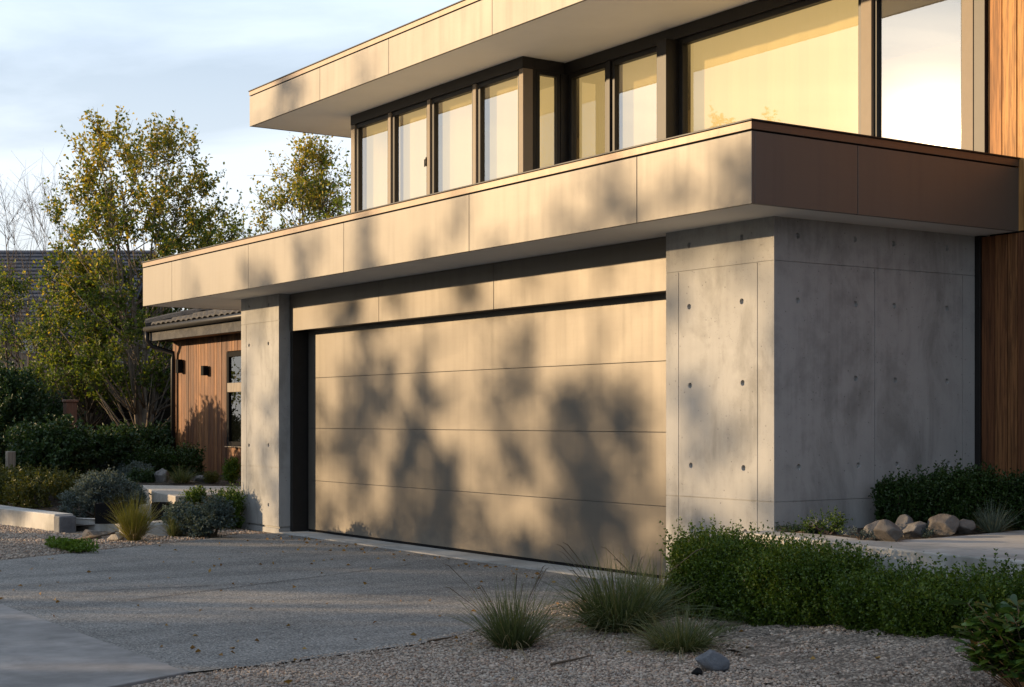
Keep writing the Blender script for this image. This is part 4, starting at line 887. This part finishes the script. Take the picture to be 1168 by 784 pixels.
# shrubs by the terrace
SB = "mounded shrubs by the stone steps"
def pb(px, py, z, wpx, hpx): q = G(px, py, z); dp = (q - CAM) @ FWD; return q, S(wpx, dp), S(hpx, dp)
def bush_px(name, label, px, py, z, wpx, hpx, n, mat, seed, leaf, per, shoot, up=0.5, lobes=6, group=SB):
    q, wd, h = pb(px, py, z, wpx, hpx); bush(name, label, q, (wd, wd * 0.8, h), n, M[mat], seed, leaf, per, shoot, "shrub", group, up, lobes)
bush_px("silver_shrub", "large silver grey shrub behind the black planter", 112, 590, .10, 68, 54, 1700, 'silver', 101, 0.034, 18, 0.2, 0.4, 9)
bush_px("silver_shrub", "dark blue grey shrub above the large silver one", 130, 556, .25, 54, 38, 1100, 'sage', 102, 0.034, 17, 0.2, 0.4, 6)
bush_px("silver_shrub", "low spreading silver shrub at the left end of the terrace", 157, 556, .32, 46, 26, 800, 'silver', 103, 0.032, 15, 0.18, 0.5, 6)
bush_px("silver_shrub", "grassy sage mound over the stone steps", 146, 580, .2, 40, 30, 340, 'sage', 104, 0.04, 12, 0.2, 0.7, 5)
bush_px("sage_shrub", "grey green sage mound left of the concrete pier", 208, 611, 0, 46, 42, 620, 'sage', 105, 0.038, 14, 0.2, 0.5, 6)
bush_px("sage_shrub", "spiky blue green shrub nearest the left concrete pier", 243, 613, 0, 50, 46, 700, 'sage', 106, 0.036, 14, 0.2, 0.45, 6)
bush_px("round_shrub", "small round green shrub on the terrace edge above the sage mounds", 222, 574, .33, 26, 18, 220, 'box', 107, 0.03, 10, 0.12, 0.5, 5)
hedge("boxwood_hedge", "short boxwood hedge at the left side of the left concrete pier", [G(250, 604)[:2], G(272, 603)[:2]], 0.5, 0.02, [0.42, 0.46], 500, M['box'], 108, 0.03, 14, 0.17)
grass_tuft("grass_tuft", "upright yellow green grass tuft beside the black planter", G(153, 617), 0.24, 0.56, 900, M['blade_gold'], 109, 0.007, 0.35)
grass_tuft("grass_tuft", "grassy tuft in front of the grey green sage mound", G(199, 612), 0.2, 0.34, 300, M['blade'], 110, 0.006, 0.4)
grass_tuft("grass_tuft", "fine grass tuft on the terrace between the two boulders", G(207, 551, .42), 0.34, 0.34, 420, M['blade'], 111, 0.007, 0.6)
bush_px("green_shrub", "low green shrub left of the grey boulder on the terrace", 166, 553, .38, 30, 16, 220, 'shrub', 112, 0.035, 10, 0.15, 0.6, 4)
rock("boulder", "upright grey boulder on the terrace behind the slab", pb(186, 552, .40, 1, 1)[0], (0.30, 0.26, 0.36), M['rock_grey'], 113, "rock", "boulders on the terrace", 0.4)
rock("boulder", "wide low grey boulder on the terrace by the cedar wall", pb(231, 552, .40, 1, 1)[0], (0.46, 0.34, 0.22), M['rock_grey'], 114, "rock", "boulders on the terrace", 0.9)
bush_px("dry_shrub", "dry brownish tuft right of the wide low boulder", 243, 551, .42, 22, 14, 160, 'drybox', 115, 0.03, 9, 0.14, 0.7, 4)
bush_px("round_shrub", "rounded shrub in front of the annex window", 263, 550, .42, 24, 26, 340, 'box', 116, 0.035, 12, 0.14, 0.5, 5)
hedge("boxwood_hedge", "dark clipped hedge along the foot of the cedar annex", [G(140, 545, .42)[:2], G(185, 544, .42)[:2], G(226, 543, .42)[:2]], 0.7, 0.40, [0.40, 0.42, 0.42], 1000, M['box_dark'], 117, 0.045, 14, 0.22)
hedge("olive_hedge", "dry olive green hedge behind the long concrete kerb", [(-18.0, -2.0), (-16.0, -1.8), (-14.4, -1.62), (-12.6, -1.45)], 0.9, 0.06, [0.52, 0.54, 0.50, 0.48], 2400, M['drybox'], 118, 0.05, 15, 0.22)
q = G(80, 628); cov = bush("ground_cover", "bright green ground cover patch on the gravel at left", q, (0.95, 0.22, 0.10), 420, M['cover'], 119, 0.03, 9, 0.09, "ground cover", None, 0.75, 10)
stick("pale driftwood lying by the short kerb", G(84, 617, .02), G(128, 611, .1), 0.022, 120, 0.05, 6)
rock("rock", "pale rock behind the driftwood by the short kerb", G(103, 614), (0.42, 0.25, 0.16), M['rock_tan'], 121)
rock("rock", "pale flat rock at the foot of the yellow grass tuft", G(131, 616), (0.26, 0.2, 0.14), M['slab'], 122)
# posts, shrubs and fence further back
q = D(12, 541, 24); m = MB(); m.box(q[0] - 0.065, q[1] - 0.065, 0.2, q[0] + 0.065, q[1] + 0.065, D(12, 515, 24)[2]); tag(origin_to(m.build("bollard", M['postwood'], None, 0.012), (q[0], q[1], 0.3)), "pale square wooden bollard behind the olive hedge", "bollard")
q = D(80, 500, 28); m = MB(); zt = D(80, 456, 28)[2]; m.box(q[0] - .1, q[1] - .1, 0.3, q[0] + .1, q[1] + .1, zt - 0.05); m.box(q[0] - .12, q[1] - .12, zt - 0.05, q[0] + .12, q[1] + .12, zt); tag(origin_to(m.build("gate_post", M['brownpost'], None, 0.012), (q[0], q[1], 0.4)), "brown wooden post in front of the dark fence", "post")
DS = "dark shrubs below the big tree"
def deep_bush(label, px, py, depth, wpx, hpx, n, seed, mat='shrub', leaf=0.075, lobes=8):
    q = D(px, py, depth); z = float(bed_h(q[0], q[1])); h = S(hpx, depth) + (q[2] - z if q[2] > z else 0); bush("dark_shrub", label, (q[0], q[1], z), (S(wpx, depth), S(wpx, depth) * .8, h), n, M[mat], seed, leaf, 14, 0.35, "shrub", DS, 0.4, lobes)
deep_bush("dark feathery shrub right behind the pale bollard", 58, 540, 25, 90, 62, 900, 131)
deep_bush("dark shrub behind the olive hedge, nearest the tree trunks", 118, 535, 26, 70, 48, 700, 132)
deep_bush("black green shrub at the left edge behind the bollard", 5, 545, 28, 100, 130, 1300, 133)
deep_bush("dark shrub left of the brown post", 45, 535, 30, 80, 105, 900, 134)
deep_bush("low dark shrub at the foot of the tree trunks", 168, 535, 29, 70, 50, 600, 135)
bush_px("olive_shrub", "small yellow green shrub at the end of the olive hedge", 102, 545, .2, 36, 22, 260, 'drybox', 136, 0.045, 11, 0.18, 0.5, 5, None)
deep_bush("tall dark shrub behind the fence beside the annex downpipe", 192, 530, 36, 90, 150, 1500, 137)
deep_bush("tall dark shrub behind the fence left of the tree trunks", 95, 530, 36, 110, 110, 1500, 138)
FD = 33.0
fa, fb = D(-60, 470, FD), D(215, 470, FD)
def board_fence(label, a, b, z0, z1, seed):
    r = np.random.default_rng(seed); a, b = a[:2], b[:2]; L = np.linalg.norm(b - a); u = (b - a) / L; nrm = np.array([-u[1], u[0]]); t = thing("board_fence", label, "fence", (*((a + b) / 2), z0))
    m = MB(); z = z0 + 0.05
    while z < z1: m.prism([tuple(a), tuple(b), tuple(b + nrm * 0.025), tuple(a + nrm * 0.025)], z, min(z + 0.15, z1)); z += 0.153
    m.build("fence_boards", M['fencewood'], t, 0.003)
    k = 0.0
    while k <= L:
        c = a + u * k; m = MB(); m.prism([tuple(c - u * .05 - nrm * .1), tuple(c + u * .05 - nrm * .1), tuple(c + u * .05 - nrm * .002), tuple(c - u * .05 - nrm * .002)], z0 - .1, z1 + 0.06); m.build("fence_post", M['fencewood'], t, 0.004); k += 1.8
board_fence("dark horizontal board fence behind the shrubs at left", fa, fb, 0.42, 2.25, 5)

# neighbour's house far left
nb_c = D(30, 470, 48); nb = thing("neighbour_house", "distant house with blue grey slate roof behind the trees at left", "house", (nb_c[0], nb_c[1], 0.42))
ux = RGT[:2]; uy = FWD[:2]
def at2(x, y): return tuple(nb_c[:2] + ux * x + uy * y)
ze, zr = D(30, 380, 48)[2], D(30, 303, 48)[2] + 0.9
m = MB(); m.prism([at2(-6.5, 0), at2(2.6, 0), at2(2.6, 8), at2(-6.5, 8)], 0.2, ze); m.build("wall", M['brick'], nb)
m = MB(); A = [at2(-7, -0.45), at2(3.1, -0.45), at2(3.1, 4), at2(-7, 4), at2(3.1, 8.4), at2(-7, 8.4)]; m.v = [(*A[0], ze - .05), (*A[1], ze - .05), (*A[2], zr), (*A[3], zr), (*A[4], ze - .05), (*A[5], ze - .05)] + [(*A[0], ze - .17), (*A[1], ze - .17), (*A[2], zr - .12), (*A[3], zr - .12), (*A[4], ze - .17), (*A[5], ze - .17)]
m.f = [(0, 1, 2, 3), (3, 2, 4, 5), (9, 8, 7, 6), (11, 10, 8, 9), (0, 6, 7, 1), (5, 4, 10, 11), (1, 7, 8, 2), (2, 8, 10, 4), (0, 3, 9, 6), (3, 5, 11, 9)]; rfn = m.build("roof", M['slate'], nb)
m = MB(); nc = 22
for i in range(nc):
    a, b = i / nc, (i + 0.9) / nc; P0 = np.array([*at2(-6.98, -0.43), ze - 0.03]); P1 = np.array([*at2(3.08, -0.43), ze - 0.03]); Q = np.array([*(uy * 4.4), zr - ze + 0.05]); up_ = np.array([0, 0, 0.02]); k = len(m.v)
    m.v += [tuple(P0 + Q * a + up_ * 1.8), tuple(P1 + Q * a + up_ * 1.8), tuple(P1 + Q * b), tuple(P0 + Q * b), tuple(P0 + Q * a), tuple(P1 + Q * a)]; m.f += [(k, k + 1, k + 2, k + 3), (k + 4, k + 5, k + 1, k)]
m.build("slate_courses", M['slate'], rfn)
zc0, zc1 = D(36, 401, 48)[2], D(36, 383, 48)[2]
m = MB(); m.prism([at2(-0.15, -0.05), at2(0.62, -0.05), at2(0.62, 0.02), at2(-0.15, 0.02)], zc0 - .06, zc1 + .06); wnb = m.build("window", M['concrete_pale'], nb); m = MB(); m.prism([at2(-0.08, -0.07), at2(0.55, -0.07), at2(0.55, -0.052), at2(-0.08, -0.052)], zc0, zc1); m.build("pane", M['glass_dark'], wnb)

# trees in view
def tbase(px, depth, z=None): q = D(px, 478, depth); return np.array([q[0], q[1], float(bed_h(q[0], q[1])) if z is None else z])
def ztop(py, depth): return 1.4 + (478 - py) / 1756 * depth
b = tbase(164, 31); make_tree("multi_stem_tree", "tall multi stemmed tree left of the house, its top golden with autumn and painted sunlight", b, ztop(160, 31) - b[2], [(0.20, 1.0), (0.34, 1.5), (0.55, 1.8), (0.72, 1.7), (0.86, 1.45), (0.98, 1.15)], 215, 201, 0.088, 105, ('tree_low', 'gold'), 0.5, 6, 0.13, 0.06, 0.55, 7, center=tuple(RGT[:2] * -0.07), spire=1.5, wood='sunlit_bark')
b = tbase(100, 32); make_tree("leafy_tree", "leafy green tree with drooping yellowing branches left of the tall autumn tree", b, ztop(300, 32) - b[2], [(0.30, 0.9), (0.5, 1.25), (0.7, 1.1), (0.85, 0.8), (0.98, 0.4)], 120, 202, 0.085, 85, ('tree_low', 'gold'), 0.22, 2, 0.1, 0.06, 0.5, 8)
b = tbase(12, 30); make_tree("leafy_tree", "leafy green tree at the left edge in front of the slate roof", b, ztop(318, 30) - b[2], [(0.3, 0.4), (0.55, 0.7), (0.8, 0.55), (0.97, 0.3)], 30, 203, 0.085, 70, ('tree_low', 'gold'), 0.1, 1, 0.1, 0.06, 0.5, 8)
b = tbase(30, 40, .42); make_tree("bare_tree", "leafless tree with thin upright branches above the slate roof", b, ztop(235, 40) - b[2], [(0.35, 0.9), (0.6, 1.6), (0.8, 1.4), (0.97, 0.7)], 46, 204, twigs=5, twig_len=1.0, trunks=4, lean=0.16, trunk_r=0.07, bare=True, spire=1.6)
b = tbase(348, 37, .42); make_tree("golden_tree", "golden yellow autumn tree rising behind the garage roof", b, ztop(168, 37) - b[2], [(0.40, 1.2), (0.62, 1.35), (0.8, 1.05), (0.92, 0.7), (0.99, 0.35)], 100, 205, 0.095, 85, ('tree', 'gold'), 0.5, 3, 0.08, 0.08, 0.55, 8, spire=1.0)
b = tbase(262, 33, .42); make_tree("slender_tree", "slender green tree peeping over the garage roof between the autumn trees", b, ztop(240, 33) - b[2], [(0.5, 0.7), (0.8, 0.6), (0.98, 0.35)], 30, 206, 0.09, 60, ('tree',), 0.0, 2, 0.1, 0.05, 0.5, 7, spire=0.3)
b = tbase(395, 34, .42); make_tree("slender_tree", "green tree beside the upper window corner behind the garage roof", b, ztop(185, 34) - b[2], [(0.5, 0.7), (0.8, 0.7), (0.98, 0.35)], 36, 207, 0.09, 60, ('tree',), 0.0, 2, 0.1, 0.05, 0.5, 7, spire=0.3)

# trees across the street: out of the frame to the left, they throw the dappled shade
YS = -17.0
ENV = [(0.04, 1.25), (0.3, 1.35), (0.55, 1.2), (0.78, 0.85), (0.97, 0.4)]
low = [x for x in np.arange(-46, 25, 1.75) if not (-25.0 < x < -23.0 or -16.0 < x < -12.3)] + [-16.1, -12.4]
for i, x in enumerate(low):
    r = np.random.default_rng(400 + i)
    make_tree("street_tree", "low bushy tree of the row across the street, outside the frame", (x + r.uniform(-.3, .3), YS + r.uniform(-0.5, 0.5), -0.03), (4.5 if not -24.5 < x < -14 else 3.9) + r.uniform(-0.5, 0.5), ENV, 60, 420 + i, 0.17, 80, ('tree',), 0, 1, 0.1, 0.07, 0.55, 6, group="low trees across the street")
tall = [(-44, 7.6), (-40.5, 7.2), (-37.0, 6.4), (-30.8, 6.8), (-13.2, 9.2), (-11.6, 9.6), (-10.0, 9.4), (-8.2, 9.4), (-6.4, 9.2), (-4.4, 9.0), (-2.0, 9.0), (0.8, 8.5)]  # the right-hand tall ones are unseen additions that shade the house's right side
for i, (x, h) in enumerate(tall):
    r = np.random.default_rng(300 + i)
    make_tree("street_tree", "tall unseen shading tree of the row across the street, outside the frame", (x, YS - 1.5 + r.uniform(-0.7, 0.7), -0.03), h, [(0.35, 1.1), (0.55, 1.05), (0.75, 0.8), (0.97, 0.35)] if x < -14 else [(0.5, 1.3), (0.7, 1.25), (0.85, 1.0), (0.97, 0.6)], 44 if x < -14 else 90, 320 + i, 0.16, 70, ('tree',), 0, 1, 0.1, 0.09, 0.6, 7, group="tall trees across the street")
# open-crowned trees whose sprays throw the patches of shade on the door, the piers and the roof bands
sprays = []
def spray(px, py, y, rad, dens=1.0):
    q = W(px, py, y); t = (YS - 1.5 - q[1]) / SUN_DIR.y; d = np.random.default_rng(int(px * 7 + py)).normal(size=3) * [0.25, 0.5, 0.05]; sprays.append((*(q + np.array(SUN_DIR) * t + d), rad, dens))
for a in ((462, 395, .30), (498, 470, .42), (440, 500, .34), (480, 540, .46), (522, 560, .46), (545, 612, .42), (500, 622, .42), (575, 630, .34), (692, 500, .42), (724, 545, .42), (682, 560, .36), (742, 605, .38), (700, 625, .44), (664, 478, .26), (640, 445, .20), (618, 405, .18), (402, 440, .20), (424, 540, .24), (392, 612, .24), (530, 440, .26), (456, 450, .32), (548, 505, .24), (520, 400, .24), (575, 470, .16), (740, 470, .22), (565, 580, .3), (430, 420, .2), (470, 605, .36), (745, 650, .4), (660, 600, .25), (405, 490, .2)): spray(a[0], a[1], .36, a[2] * 1.3, 0.55 if a[0] < 655 else 0.42)
for a in ((440, 330, .26), (490, 325, .3), (535, 310, .26), (370, 350, .14), (400, 345, .16), (660, 305, .14)): spray(a[0], a[1], .14, a[2] * 1.3, 0.5)
for a in ((688, 222, .30), (668, 240, .24), (610, 245, .18), (800, 200, .22), (760, 215, .16), (560, 255, .16), (470, 265, .14), (330, 300, .20), (240, 305, .22), (290, 312, .2), (200, 320, .14)): spray(a[0], a[1], -.63, a[2] * 1.5, 0.32)
for a in ((345, 100, .40), (312, 115, .30), (398, 85, .2)): spray(a[0], a[1], .85, a[2] * 1.3, 0.45)
for a in ((785, 560, .24), (775, 480, .15), (855, 520, .2), (810, 620, .3), (860, 400, .16), (790, 370, .16), (860, 600, .2), (800, 300, .12), (305, 470, .12), (322, 520, .16), (320, 570, .16), (288, 560, .1), (285, 430, .1), (312, 400, .1)): spray(a[0], a[1], 0, a[2] * 1.5, 0.55)
rs = np.random.default_rng(77)
for k in range(55):                                                  # looser twigs, thinning out with height
    z = 0.1 + 2.0 * rs.uniform() ** 1.9; q = np.array([rs.uniform(-8.6, -1.2), .36, z]); t = (YS - 1.5 - q[1]) / SUN_DIR.y
    sprays.append((*(q + np.array(SUN_DIR) * t + rs.normal(size=3) * [0.1, 0.7, 0.02]), rs.uniform(0.22, 0.42), rs.uniform(0.25, 0.5)))
tx = [-27.6, -25.6, -23.6, -21.9, -20.4, -18.9, -17.4, -15.6]
for i, x in enumerate(tx):
    mine = [c_ for c_ in sprays if int(np.argmin([abs(c_[0] - q_) for q_ in tx])) == i]
    if not mine: continue
    h = max(c_[2] for c_ in mine) + 0.3
    make_tree("street_tree", "open crowned tree of the row across the street, outside the frame", (x, YS - 1.5, -0.03), h, [(0.3, 1), (0.97, 0.5)], 0, 520 + i, 0.12, 70, ('tree',), 0, 1, 0.08, 0.08, 0.6, 7, group="open trees across the street", clumps=mine)
